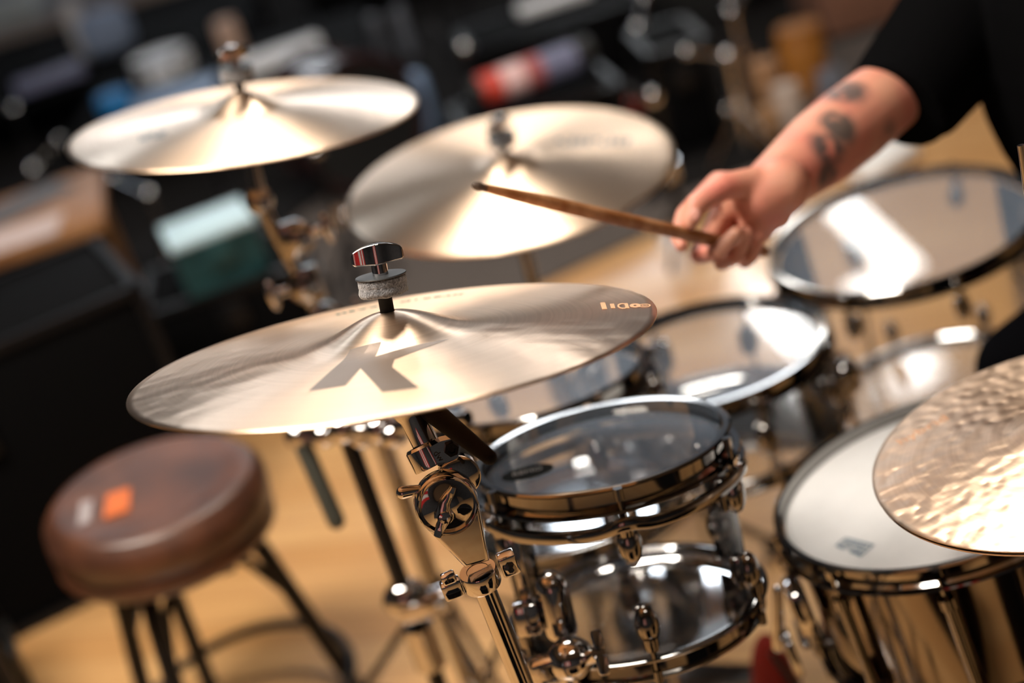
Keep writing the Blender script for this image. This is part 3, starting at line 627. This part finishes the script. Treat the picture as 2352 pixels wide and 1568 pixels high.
hipR=V((.97,1.74,.56)); hipL=V((1.0,1.48,.56)); pel=V((.93,1.61,.60)); chest=V((.797,1.64,.96)); neck=V((.76,1.62,1.17)); SHL=V((.83,1.43,1.08))
person=empty('person',(1.04,1.59,0),'seated drummer in a black t-shirt reaching out a tattooed forearm with a drumstick','person')
b_=MB()
def cp(a,b,ra,rb): b_.cap(a,b,ra,rb,20,e=6)
# forearm and upper arm
PA=at(1800,408,1.605); PB=at(1950,290,1.69)
cp(WR,PA,.030,.036); cp(PA,MIDF,.036,.0455); cp(MIDF,PB,.0455,.048); cp(PB,EL,.048,.046); cp(EL,SH,.046,.056)
cp(WR,at(1790,430,1.57),.031,.034)
# right hand: five digits
def digit(ps,rr):
    P=[at(*p) for p in ps]
    for i in range(len(P)-1): cp(P[i],P[i+1],rr[i],rr[i+1])
digit([(1740,420,1.56),(1662,428,1.535),(1598,470,1.522),(1583,512,1.520)],[.019,.0150,.0128,.0100])     # thumb
digit([(1745,440,1.58),(1650,418,1.60),(1572,492,1.592),(1556,545,1.570),(1566,566,1.552)],[.022,.0130,.0105,.0092,.0080])  # index
digit([(1755,455,1.58),(1668,466,1.625),(1606,586,1.590),(1650,578,1.545),(1690,534,1.540)],[.022,.0130,.0108,.0098,.0082])
digit([(1765,470,1.58),(1698,490,1.635),(1657,603,1.605),(1692,588,1.560),(1716,533,1.550)],[.022,.0130,.0102,.0094,.0080])
digit([(1775,485,1.58),(1728,505,1.640),(1710,600,1.612),(1727,588,1.580),(1742,552,1.567)],[.022,.0125,.0095,.0085,.0072])
cp(at(1762,478,1.568),at(1735,525,1.585),.0235,.020)
cp(at(1720,440,1.575),at(1690,470,1.60),.021,.017)
# torso, neck, head, left arm (left hand rests on the thigh), legs inside trousers
b_.ell((0,0,0),(1,1,1),M4.Translation(chest)@M4.Diagonal((.115,.175,.22,1)),24,16); b_.ell((0,0,0),(1,1,1),M4.Translation(pel)@M4.Diagonal((.14,.18,.15,1)),24,16)
b_.ell((0,0,0),(1,1,1),M4.Translation((pel+chest)/2)@M4.Diagonal((.11,.15,.2,1)),24,16)
cp(SH,neck-V((0,0,.07)),.055,.06); cp(SHL,neck-V((0,0,.07)),.055,.06); cp(neck-V((0,0,.06)),neck+V((-.03,0,.06)),.058,.054)
hd=V((.70,1.615,1.355))
b_.ell((0,0,0),(1,1,1),M4.Translation(hd)@M4.Diagonal((.096,.075,.118,1)),24,16); b_.ell((0,0,0),(1,1,1),M4.Translation(hd+V((-.03,0,-.07)))@M4.Diagonal((.06,.055,.055,1)),20,12)
cp(hd+V((-.088,0,.015)),hd+V((-.112,0,-.025)),.008,.013)
for sy in(-1,1): b_.ell((0,0,0),(1,1,1),M4.Translation(hd+V((.005,.077*sy,-.005)))@M4.Diagonal((.018,.008,.03,1)),12,8)
cp(hd+V((-.082,-.02,-.062)),hd+V((-.082,.02,-.062)),.010,.010)
EL2=V((1.00,1.24,.83)); WL=V((.88,1.20,.655))
cp(SHL,EL2,.052,.043); cp(EL2,WL,.044,.030); cp(WL,WL+V((-.055,.01,-.02)),.028,.024)
for i,(dy,ln) in enumerate(((-.034,.06),(-.012,.07),(.010,.072),(.031,.064))):
    a=WL+V((-.07,dy,-.018)); cp(WL+V((-.02,dy*.6,-.008)),a,.014,.0095); cp(a,a+V((-ln*.5,dy*.15,-.006)),.0095,.0085); cp(a+V((-ln*.5,dy*.15,-.006)),a+V((-ln*.85,dy*.2,-.028)),.0085,.007)
cp(WL+V((-.01,.03,-.005)),WL+V((-.055,.062,-.012)),.013,.009)
KR=V((.655,1.64,.525)); KL=V((.78,1.20,.54)); AR=V((.74,1.66,.09)); AL=V((.78,1.12,.09))
for h,k,a in ((hipR,KR,AR),(hipL,KL,AL)): cp(h,k,.078,.052); cp(k,a,.052,.034); cp(a,a+V((-.14,0,-.04)),.034,.026)
body=remeshed('body',b_,skin,person,.0034,10)
o0=WORLD[person.name].translation
tattoos(skin,[(tuple(at(*p)-o0),r) for p,r in (((1940,214,1.665),.034),((1925,292,1.62),.030),((1895,345,1.605),.031),((1892,400,1.605),.024),((2010,300,1.68),.028))])
obj('thumbnail',MB().ell((0,0,0),(1,1,1),axes(at(1597,492,1.5085),CAM-at(1597,492,1.51),U)@M4.Diagonal((.0070,.0055,.0016,1)),14,8),mat('nail',(.62,.30,.24),.3),body,world=True)
eye=mat('eye_white',(.8,.8,.78),.2); 
for sy in(-1,1):
    e=obj('eye',MB().ell(tuple(hd+V((-.083,.03*sy,.012))),(.012,.013,.012)),eye,body,world=True)
    obj('iris',MB().ell(tuple(hd+V((-.0925,.03*sy,.012))),(.004,.006,.006)),mat('iris_brown',(.05,.025,.01),.2),e,world=True) if False else None
hr=MB().ell((0,0,0),(1,1,1),M4.Translation(hd+V((.012,0,.03)))@M4.Diagonal((.1,.083,.103,1)),28,18)
obj('hair',hr,mat('dark_hair',(.02,.014,.01),.6,0,col2=(.05,.03,.02),scale=80),person,world=True)
cloth=mat('black_cotton',(.003,.003,.0033),1,spec=0)
t=MB()
def ct(a,b,ra,rb): t.cap(a,b,ra,rb,24,e=6)
t.ell((0,0,0),(1,1,1),M4.Translation(chest+V((0,0,-.02)))@M4.Diagonal((.145,.20,.24,1)),28,18); t.ell((0,0,0),(1,1,1),M4.Translation(pel+V((0,0,.03)))@M4.Diagonal((.17,.205,.17,1)),28,18)
t.ell((0,0,0),(1,1,1),M4.Translation((pel+chest)/2)@M4.Diagonal((.155,.19,.22,1)),28,18)
ct(SH,neck-V((0,0,.085)),.072,.07); ct(SHL,neck-V((0,0,.085)),.072,.07)
cu=at(2068,228,1.735); ad_=(SH-cu).normalized()
t.tube([cu-ad_*.016,cu+ad_*.05,cu+ad_*.13,SH,SH+ad_*.03],[.067,.070,.074,.078,.05],28)
t.tube([at(2135,268,1.73),at(2215,150,1.77),at(2330,-40,1.82)],[.034,.048,.062],24)
e2=(EL2-SHL).normalized(); t.tube([SHL-e2*.03,SHL,EL2-e2*.06],[.05,.072,.064],28)
remeshed('t_shirt',t,cloth,person,.005,5)
tr_=MB()
for h,k,a in ((hipR,KR,AR),(hipL,KL,AL)):
    tr_.cap(h,k,.097,.068,24,e=6); tr_.tube([k,(k+a)/2,a+V((0,0,.03))],[.068,.060,.056],24)
tr_.ell((0,0,0),(1,1,1),M4.Translation(pel-V((0,0,.02)))@M4.Diagonal((.155,.2,.11,1)),24,14)
remeshed('trousers',tr_,mat('black_denim',(.004,.004,.005),1,spec=0),person,.006,5)
for a in (AR,AL): remeshed('shoe',MB().cap(a+V((.02,0,-.045)),a+V((-.17,0,-.052)),.042,.036,18,e=5).cap(a+V((.01,0,-.03)),a+V((0,0,.01)),.042,.042,18),mat('dark_shoe',(.02,.02,.02),.6),person,.006,4)
th=empty('drum_throne',(1.08,1.59,0),'black round drum throne under the drummer','stool')
obj('seat',MB().lathe([(0,.0),(.15,0),(.165,.02),(.165,.06),(.15,.08),(0,.085)],48,M4.Translation((1.08,1.59,.40))),mat('black_vinyl',(.012,.012,.012),.45),th,world=True)
obj('post',cyl(V((1.08,1.59,.05)),V((1.08,1.59,.41)),.014),chrome,th,world=True); tripod((1.08,1.59,0),th,h=.25,spread=.24,a0=.5)

# ================================================================ BAR STOOL (brown seat)
SC=V((-.6257,2.0571,.5225)); SN=V((.075,.008,.996)).normalized(); sm_=frame(SC,SN)
stool=empty('bar_stool',(SC.x,SC.y,0),'round stool with brown leather seat and black tube legs, lower left','stool')
leather=mat('brown_leather',(.045,.016,.008),.40,0,col2=(.105,.036,.015),scale=9,detail=5,bump=.25,coat=.25,croug=.35)
obj('seat',MB().lathe([(0,.000),(.10,.002),(.135,.006),(.152,.010),(.164,.008),(.172,.0),(.174,-.006),(.181,-.012),(.183,-.03),(.183,-.055),(.176,-.062),(.181,-.07),(.181,-.088),(.172,-.098),(0,-.098)],72,sm_),leather,stool,world=True,ang=60)
obj('orange_sticker',MB().prism([(-.060,-.075),(-.022,-.060),(-.040,.015),(-.076,.0)],.0022,.0055,sm_),mat('orange_tape',(.50,.11,.02),.5),stool,world=True,smooth=False)['label']='orange strip on the seat'
obj('white_sticker',MB().prism([(-.100,-.085),(-.080,-.078),(-.098,-.006),(-.116,-.012)],.0022,.0065,sm_),mat('white_tape',(.28,.24,.24),.5),stool,world=True,smooth=False)['label']='whitish strip on the seat'
obj('swivel_plate',MB().box((SC.x,SC.y,.405),(.20,.20,.03),bev=.004),blackm,stool,world=True)
for k in range(4):
    a=rad((2,122,172,-112)[k]); d=V((math.cos(a),math.sin(a),0)); s=V((-d.y,d.x,0)); p0=V((SC.x,SC.y,.415))+d*.03; 
    mb=MB().tube([p0,V((SC.x,SC.y,.410))+d*.095,V((SC.x,SC.y,.39))+d*.118,V((SC.x,SC.y,.35))+d*.128,V((SC.x,SC.y,.012))+d*.190],.0150,16)
    mb.tube([V((SC.x,SC.y,.36))+d*.02,V((SC.x,SC.y,.365))+d*.06,V((SC.x,SC.y,.345))+d*.095,V((SC.x,SC.y,.26))+d*.140],.0085,12)
    lg=obj('leg',mb,blackm,stool,world=True)
    obj('rubber_foot',MB().cap(V((SC.x,SC.y,.018))+d*.188,V((SC.x,SC.y,.013))+d*.191,.017,.013,12),rubber,lg,world=True)
obj('foot_ring',MB().tube([V((SC.x+.195*math.cos(a),SC.y+.195*math.sin(a),.085)) for a in [2*PI*i/48 for i in range(49)]],.0095,12,caps=False),blackm,stool,world=True)

# ================================================================ BEHIND THE KIT
def ground(x,y,z=0):
    d=F+R*((x-1176)/FPX)-U*((y-784)/FPX); t=(z-CAM.z)/d.z; return CAM+d*t
def stand_between(top,label,m=blackm,r=.012,legs=.25,a0=.2,name='microphone_stand',cat='stand',group=None,head=True):
    b=V((top.x,top.y,0)); root=empty(name,b,label,cat,group)
    obj('tube',cyl(V((top.x,top.y,.02)),top,r),m,root,world=True)
    obj('clutch',cyl(V((top.x,top.y,top.z*.5)),V((top.x,top.y,top.z*.5+.07)),r*1.9),chrome,root,world=True)
    tripod(b,root,m,h=.22,spread=legs,a0=a0,double=False); return root
# second tom stand (black tube with chrome clamp) left of the tilter
tp=at(800,1010,1.80); g1=stand_between(tp,'black tube stand with a chrome clamp, left of the tilter',m=blackm,r=.0115,legs=.20,a0=2.8,name='tom_stand')
cb=at(925,1300,1.98); obj('chrome_clamp',MB().ell((0,0,0),(.034,.024,.03),M4.Translation(V((tp.x,tp.y,cb.z)))).box((0,0,0),(.07,.03,.03),M4.Translation(V((tp.x+.02,tp.y-.01,cb.z-.01))),bev=.006),chrome,g1,world=True)
kn=MB()
for (x,y,d,r) in ((745,1000,1.8,.018),(790,985,1.78,.022),(830,1000,1.8,.02),(872,985,1.77,.022),(905,1000,1.75,.018),(850,965,1.8,.02),(760,975,1.8,.016)): kn.ell((0,0,0),(r,r*.8,r*.9),M4.Translation(at(x,y,d)))
kn.tube([at(686,1000,1.95),at(740,1000,1.8)],.010,12); kn.ell((0,0,0),(.02,.018,.02),M4.Translation(at(686,1000,1.95))); kn.tube([at(730,1000,1.8),at(930,975,1.76)],.011,14); kn.tube([at(900,985,1.75),at(1075,960,1.66)],.009,14)
obj('clamp_cluster',kn,chrome,g1,world=True)
obj('boom_tail',MB().cap(at(686,1000,1.95),at(772,1195,1.95),.0125,.0125,16),mat('olive_metal',(.055,.055,.042),.5,.3),g1,world=True)
# pedal-area things: red cloth, pedal
pd=empty('kick_pedal',(.10,1.80,0),'chrome kick pedal on the floor under the near rack tom','pedal',mtx=M4.Translation((.10,1.80,0))@M4.Rotation(rad(-12),4,'Z'))
obj('base_plate',MB().box((0,0,.006),(.30,.10,.010),bev=.003),dim_chrome,pd); obj('footboard',MB().box((0,0,0),(.28,.085,.010),M4.Translation((.01,0,.055))@M4.Rotation(rad(14),4,'Y'),bev=.003),dchrome,pd)
for q in(-1,1): obj('upright',MB().tube([(-.13,q*.045,.01),(-.13,q*.045,.20)],.008,12),dchrome,pd)
obj('axle',MB().tube([(-.13,-.07,.19),(-.13,.07,.19)],.006,12),dchrome,pd)
bt_=obj('beater_rod',MB().tube([(-.13,0,.19),(-.10,0,.36)],.004,10),chrome,pd); obj('felt_beater',MB().tube([(-.125,0,.37),(-.075,0,.36)],.026,20),mat('cream_felt',(.6,.55,.48),.95),bt_)
rc=MB(); g_=at(1765,1500,1.98)
rcx=V((g_.x,g_.y,0))
for (dx,dy,dz,rx,ry,rz_) in ((0,0,.10,.040,.045,.18),(.025,-.02,.06,.045,.045,.11),(-.02,.03,.05,.045,.05,.09),(.04,.03,.04,.05,.045,.07)): rc.ell((rcx.x+dx,rcx.y+dy,dz),(rx,ry,rz_),None,20,14)
rc_o=empty('red_bag',rcx,'red cloth bag on the floor left of the steel snare drum','bag'); remeshed('cloth',rc,mat('red_cloth',(.24,.014,.006),.95),rc_o,.008,6); obj('drawstring',MB().tube([rcx+V((.0,-.02,.26)),rcx+V((.02,-.045,.21)),rcx+V((.02,-.065,.10))],.004,8),blackp,rc_o,world=True)
# things on the carpet
black_case=mat('black_case_laminate',(.003,.003,.0033),.7,spec=.03); edge=mat('case_edge_aluminium',(.25,.25,.26),.35,.9)
def case(c,d,rz,label,name='flight_case',m=None,em=None,cat='case',group=None):
    root=empty(name,(c[0],c[1],c[2]),label,cat,group,mtx=M4.Translation(V(c))@M4.Rotation(rz,4,'Z'))
    sx,sy,sz=d; obj('box',MB().box((0,0,sz/2),(sx-.02,sy-.02,sz-.02),bev=.005),m or black_case,root)
    e=MB()
    for a in(-1,1):
        for b in(-1,1):
            e.box((a*(sx/2-.01),b*(sy/2-.01),sz/2),(.022,.022,sz)); e.box((a*(sx/2-.01),0,sz/2+b*(sz/2-.011)),(.022,sy,.022)); e.box((0,a*(sy/2-.01),sz/2+b*(sz/2-.011)),(sx,.022,.022))
    obj('edge_trim',e,em or blackm,root)
    obj('latch',MB().box((0,-sy/2-.004,sz*.72),(.07,.012,.08),bev=.003),em or blackm,root)
    obj('handle',MB().box((sx/2+.006,0,sz*.6),(.02,.14,.05),bev=.006),blackp,root)
    return root
case((-1.17,2.86,0),(.84,.46,.62),rad(20),'long black case on the floor behind the brown stool')
case((-1.30,2.20,0),(.50,.30,.30),rad(20),'low black case left of the brown stool')
case((.29,4.46,.009),(.52,.36,.28),rad(4),'black case under the striped roll bag')
case((.50,5.46,.013),(.70,.42,.28),rad(4),'black case under the long white box at the top edge')
case((.74,4.38,.013),(.20,.34,.36),rad(0),'narrow black case added as a dark patch left of the tins')  # added to stand in for dark, unlit carpet here
case((1.50,7.0,.013),(1.3,.6,.62),rad(-8),'wide black case added to darken the back near the top centre')  # added to cover lit carpet where the back should fall dark
case((.15,8.25,.013),(1.4,.6,.5),rad(6),'long black case added to darken the back, behind the dark grey chair')  # also added in place of the dimness at the back
# table with papers at left
wood=mat('brown_wood',(.20,.085,.03),.45,0,col2=(.30,.14,.05),scale=8,stretch=(1,8,1)); steelg=mat('grey_steel',(.25,.25,.27),.35,.8)
paper=mat('white_paper',(.75,.76,.80),.8)
tc_=at(70,540,4.5); TZ=.50; g=ground(110,560,TZ); tb=empty('wooden_table',(g.x-.45,g.y+.30,0),'brown wooden table with loose papers at the left edge','table',mtx=M4.Translation((g.x-.45,g.y+.30,0))@M4.Rotation(rad(9),4,'Z'))
obj('table_top',MB().box((0,0,TZ-.02),(1.1,.6,.04),bev=.006),wood,tb)
for a in(-1,1):
    for b in(-1,1): obj('leg',MB().box((a*.5,b*.25,(TZ-.04)/2+.005),(.045,.045,TZ-.05)),wood,tb)
obj('shade_panel',MB().box((0,-.285,TZ/2-.01),(1.06,.012,TZ-.06)),mat('under_table_shade',(.004,.004,.004),.95,spec=.05),tb,smooth=False)  # black panel added in place of the shade under the table
lab_p=['bluish sheet of paper at the left end of the brown table','cream sheet of paper on the front edge of the brown table','small sheet of paper at the back of the brown table']
for i,(x,y,rz,col) in enumerate(((-.12,-.17,.1,(.25,.27,.50)),(.27,-.19,-.1,(.50,.40,.38)),(.30,.12,.5,(.10,.10,.11)))):
    pm=mat('paper_%d'%i,col,.7); o=obj('paper_sheet',MB().box((0,0,0),(.32,.20,.004)),pm,smooth=False); o.matrix_world=tb.matrix_world@M4.Translation((x,y,TZ+.003))@M4.Rotation(rz,4,'Z'); tag(o,lab_p[i],'paper')
# teal chair
def chair(c,rz,seatm,label,backm=None,h=.46):
    root=empty('chair',(*c,.009),label,'chair',mtx=M4.Translation((c[0],c[1],.009))@M4.Rotation(rz,4,'Z'))
    obj('seat',MB().box((0,0,h),(.40,.38,.05),bev=.018),seatm,root); obj('backrest',MB().box((0,.19,h+.30),(.36,.03,.22),bev=.012),backm or seatm,root)
    for a in(-1,1):
        for b in(-1,1): obj('leg',MB().tube([(a*.17,b*.16,h-.02),(a*.19,b*.19,.0)],.010,12),blackm,root)
        obj('back_post',MB().tube([(a*.15,.17,h-.02),(a*.15,.20,h+.38)],.009,12),blackm,root)
    return root
tealm=mat('pale_blue_vinyl',(.50,.68,.76),.45); tealf=mat('teal_fabric',(.004,.045,.05),.6)
ts=ground(505,595,.33)
case((ts.x-.01,ts.y+.06,.009),(.46,.36,.28),rad(4),'flat black case under the teal box')
case((ts.x,ts.y,.289),(.22,.20,.13),rad(14),'teal box with a pale blue lid between the two stands',name='storage_box',m=tealf,em=tealf,cat='box')
lid=obj('box_lid',MB().box((0,0,.003),(.235,.215,.022),bev=.006),tealm); lid.matrix_world=M4.Translation((ts.x,ts.y,.430))@M4.Rotation(rad(14),4,'Z'); tag(lid,'pale blue lid lying on the teal box','lid')
cups=[]
def pix_thing(name,px,py,z,build,label,cat,group=None,rz=0,ty=0):
    g=ground(px,py,z); root=empty(name,(g.x,g.y,z),label,cat,group,mtx=M4.Translation((g.x,g.y,z))@M4.Rotation(rz,4,'Z')); build(root); return root
# shelf unit along the carpet that carries bright oddments
def rack(c,d,rz,label,m=black_case,levels=3):
    root=empty('shelf_rack',(*c,.009),label,'shelf',mtx=M4.Translation((c[0],c[1],.009))@M4.Rotation(rz,4,'Z')); sx,sy,sz=d
    for i in range(levels): obj('shelf',MB().box((0,0,sz*(i+1)/levels-.0),(sx,sy,.03)),m,root)
    for a in(-1,1):
        for b in(-1,1): obj('post',MB().box((a*(sx/2-.02),b*(sy/2-.02),sz/2),(.035,.035,sz)),blackm,root)
    return root
RZ=.285
def bench(c,d,rz,label):
    root=empty('bench',(*c,.013),label,'bench',mtx=M4.Translation((c[0],c[1],.013))@M4.Rotation(rz,4,'Z')); sx,sy,sz=d
    obj('bench_top',MB().box((0,0,sz-.02),(sx,sy,.04),bev=.004),black_case,root)
    for a in(-1,1):
        for b in(-1,1): obj('leg',MB().box((a*(sx/2-.04),b*(sy/2-.04),(sz-.04)/2),(.05,.05,sz-.04)),blackm,root)
bench((-.86,6.20),(1.30,1.10,RZ-.013),0,'low black bench behind the far left cymbal')
bench((-1.75,7.75),(1.9,1.6,RZ-.013),0,'low black bench in the far left corner of the photo')
def bx(sx,sy,sz,m,b=.01): 
    def f(root): obj('body',MB().box((0,0,sz/2),(sx,sy,sz),bev=b),m,root); obj('front_panel',MB().box((0,-sy/2-.003,sz/2),(sx*.8,.008,sz*.6)),m,root)
    return f
def tin(r,h,m,m2=None):
    def f(root): obj('body',MB().lathe([(0,0),(r*.95,0),(r,.004),(r,h*.8),(r*.9,h*.86),(0,h*.86)],32),m,root); obj('lid',MB().lathe([(0,h),(r*.92,h),(r*.94,h*.97),(r*.94,h*.84),(0,h*.84)],32),m2 or m,root)
    return f
def drumlet(r,h,m,hm):
    def f(root):
        obj('shell',MB().lathe([(r,.01),(r,h-.01)],48),m,root); obj('head',MB().lathe([(0,h),(r*1.01,h),(r*1.01,h-.008)],48),hm,root)
        for z in (.0,h-.018): obj('hoop',MB().lathe([(r*1.01,z),(r*1.05,z),(r*1.05,z+.02),(r*1.01,z+.02)],48,closed=True),chrome,root)
        for k in range(6): obj('lug',MB().box((r+.008,0,h/2),(.016,.018,h*.5),M4.Rotation(k*PI/3,4,'Z'),bev=.004),chrome,root)
    return f
whitep=mat('white_plastic',(.80,.82,.86),.35); bluew=mat('pale_blue_plastic',(.22,.32,.50),.4); greyp=mat('grey_plastic',(.12,.13,.16),.5); cream=mat('cream_card',(.42,.34,.29),.7)
bluep=mat('blue_plastic',(.02,.20,.50),.4); redp=mat('red_plastic',(.55,.05,.03),.45); brownc=mat('brown_card',(.30,.16,.07),.7); tan=mat('tan_card',(.33,.17,.08),.7); amber=mat('amber_lacquer',(.28,.11,.02),.3); lilac=mat('lilac_plastic',(.16,.17,.27),.4)
pix_thing('white_drum',385,178,.286,drumlet(.13,.11,whitep,whitep),'small white drum shining above the far left cymbal','drum')
pix_thing('storage_box',650,152,.286,bx(.36,.10,.08,whitep),'long white box up and right of the far left cymbal nut','box',rz=rad(12))
pix_thing('storage_box',120,195,.286,bx(.34,.10,.07,lilac),'long dull lilac box at the far left','box',rz=rad(12))
pix_thing('tape_roll',272,255,.286,tin(.075,.08,bluep),'blue tape roll left of the far left cymbal','tape')
pix_thing('cup',540,125,.286,tin(.055,.16,mat('peach_card',(.50,.33,.25),.6)),'peach coloured cup behind the cymbal nut','cup')
pix_thing('storage_box',410,232,.286,bx(.36,.22,.05,bluew),'flat pale blue box peeking over the far left cymbal','box')
pix_thing('storage_box',10,60,.286,bx(.55,.3,.16,mat('off_white_card',(.40,.44,.46),.6)),'off-white box in the top left corner','box')
pix_thing('folded_cloth',262,118,.286,bx(.26,.2,.22,mat('pale_lilac_cloth',(.20,.25,.36),.9),.06),'pale lilac folded cloth near the top left corner','cloth')
pix_thing('folded_cloth',205,130,.286,bx(.08,.12,.30,mat('cream_cloth',(.42,.40,.40),.9),.03),'narrow cream cloth beside the pale lilac cloth','cloth')
pix_thing('storage_box',975,320,.013,bx(.15,.12,.26,bluew,.04),'pale blue box between the far cymbals','box')
pix_thing('storage_box',885,150,.013,bx(.07,.07,.24,greyp,.02),'slim grey upright box, left of a pair near the top','box')
pix_thing('storage_box',945,130,.013,bx(.06,.06,.24,greyp,.02),'slim grey upright box, right of a pair near the top','box')
pix_thing('storage_box',1275,12,.290,bx(.30,.08,.04,whitep),'long white box at the top edge of the photo','box',rz=rad(5))
def banner(root):
    obj('shell',MB().tube([(-.20,0,.055),(.22,0,.055)],.052,32),blackp,root)
    for x0,x1,m in ((-.17,-.10,redp),(-.10,-.02,mat('pink_white_label',(.75,.50,.50),.4)),(-.02,.04,mat('dull_red',(.35,.08,.08),.5)),(.04,.16,lilac)):
        obj('label_band',MB().tube([(x0,0,.055),(x1,0,.055)],.0532,32,caps=False),m,root)
pix_thing('gig_bag',1225,208,.290,banner,'black roll bag with a red, white and lilac band','bag',rz=rad(12))
pix_thing('cap',1448,275,.013,bx(.10,.08,.07,mat('dark_red_plastic',(.35,.03,.015),.5),.02),'small red object peeking over the ride cymbal','box')
for (x,y,r,h,m,l) in ((1770,240,.050,.15,tan,'tan tin left of the amber tin behind the arm'),(1858,205,.080,.22,amber,'amber tin behind the raised forearm'),(1822,300,.045,.15,cream,'cream tin just above the forearm'),(1915,230,.045,.10,greyp,'grey tin beside the amber tin'),(1768,320,.045,.10,brownc,'brown tin nearest the elbow side of the wrist')):
    pix_thing('tin',x,y,.013,tin(r,h,m),l,'tin')
pix_thing('cardboard_box',2010,20,.013,bx(.5,.4,.45,mat('reddish_card',(.20,.09,.055),.8)),'reddish-brown cardboard box at the top right','box')
wt=obj('towel',MB().box((0,0,0),(.20,.14,.05),bev=.02),mat('white_towel',(.85,.85,.85),.9)); gw=ground(2020,375,.02); wt.matrix_world=M4.Translation((gw.x,gw.y,.03))@M4.Rotation(.5,4,'Z'); tag(wt,'white towel on the floor under the forearm','towel')
case((.80,.42,0),(.55,.40,.48),rad(-15),'unseen black case added for dark reflections, right below the camera')  # unseen case added so the snare shell mirrors dark patches
case((-.05,.35,0),(.45,.36,.42),rad(10),'unseen black case added for dark reflections, left below the camera')  # second unseen case, added to darken what the chrome mirrors
# chrome stands standing about on the carpet (their nuts and clamps give the round glints)
def clutter_stand(h,m):
    root=empty('folded_stand',(0,0,.009),'x','stand')
    obj('tube',MB().tube([(0,0,.02),(0,0,h)],.011,12),m,root); obj('collar',MB().tube([(0,0,h*.5),(0,0,h*.5+.05)],.02,14),chrome,root)
    obj('wing_nut',MB().ell((.03,0,h*.52),(.02,.008,.014),None,14,8),chrome,root)
    obj('top_clamp',MB().ell((0,0,h),(.026,.022,.022),None,16,10),chrome,root)
    obj('boom_arm',MB().tube([(0,0,h),(.13,.02,h+.06)],.007,10).ell((.135,.02,h+.062),(.018,.018,.018),None,14,8),m,root)
    for k in range(3):
        a=k*2.1; obj('leg',MB().tube([(0,0,.17),(.13*math.cos(a),.13*math.sin(a),.012)],.007,10),m,root)
    return root
protoA=clutter_stand(.33,chrome); protoB=clutter_stand(.45,blackm)
spots=[(1065,110,1,'behind the pale blue box, upper middle'),(1465,62,0,'at the top edge right of the centre'),(1500,222,1,'beyond the right end of the ride cymbal'),(1680,25,0,'at the top edge above the wrist'),(1672,127,0,'left of the tan tin'),(340,445,0,'in the dark below the far left cymbal'),(75,390,0,'behind the papers on the brown table'),(470,330,1,'under the far left cymbal edge'),(725,345,1,'in the dark gap between the far cymbals'),(30,250,1,'at the left edge above the papers')]
ps=[protoA,protoB]; used=[False,False]
for i,(x,y,k,l) in enumerate(spots):
    h=.34 if k==0 else .46
    g=ground(x,y,h); o=ps[k] if not used[k] else copy_tree(ps[k]); used[k]=True
    o.location=(g.x,g.y,.009); o.rotation_euler=(0,0,random.uniform(0,6.28)); o['label']=('chrome' if k==0 else 'black')+' folded stand '+l; o['group']='folded stands on the carpet'
red_h=empty('reflection_banner',(-1.3,-2.94,1.0),'unseen red and white banner behind the camera, added for its reflection in the chrome','banner')  # unseen banner added to put red and white into the chrome reflections
for i in range(5): obj('cloth_stripe',MB().box((-2.1+i*.36,-2.96,1.75),(.35,.03,1.7)),mat('red_banner' if i%2==0 else 'white_banner',(.6,.02,.02) if i%2==0 else (.8,.8,.8),.8),red_h,world=True,smooth=False)
# two bass drums / dark chairs as mid-ground dark shapes
def big_drum(c,r,dp,rz,label,m):
    M_=M4.Translation((c[0],c[1],r+.034))@M4.Rotation(rz,4,'Z')@M4.Rotation(PI/2,4,'X'); root=empty('bass_drum',(0,0,0),label,'drum',mtx=M_)
    obj('shell',MB().lathe([(r,-dp/2),(r,dp/2)],64),m,root); obj('front_head',MB().lathe([(0,dp/2),(r,dp/2)],64),blackp,root); obj('back_head',MB().lathe([(0,-dp/2),(r,-dp/2)],64),blackp,root)
    for z in(-dp/2,dp/2): obj('hoop',MB().lathe([(r,z-.02),(r+.02,z-.02),(r+.02,z+.02),(r,z+.02)],64,closed=True),m,root)
    for k in range(8): obj('lug',MB().box((r+.01,0,0),(.018,.022,dp*.5),M4.Rotation(k*PI/4,4,'Z'),bev=.004),chrome,root)
big_drum((-.35,5.0),.22,.34,rad(25),'dark bass drum under the far left cymbal',mat('dark_red_lacquer',(.03,.012,.012),.2))
big_drum((1.25,5.95),.26,.4,rad(-20),'black bass drum in the gap right of the ride cymbal',mat('black_lacquer',(.01,.01,.011),.15))
chair((.35,6.3),rad(160),mat('dark_grey_fabric',(.025,.026,.03),.9),'dark grey chair near the top centre')
chair((-3.1,5.0),rad(200),mat('dark_grey_fabric',(.025,.026,.03),.9),'dark grey chair at the far left')
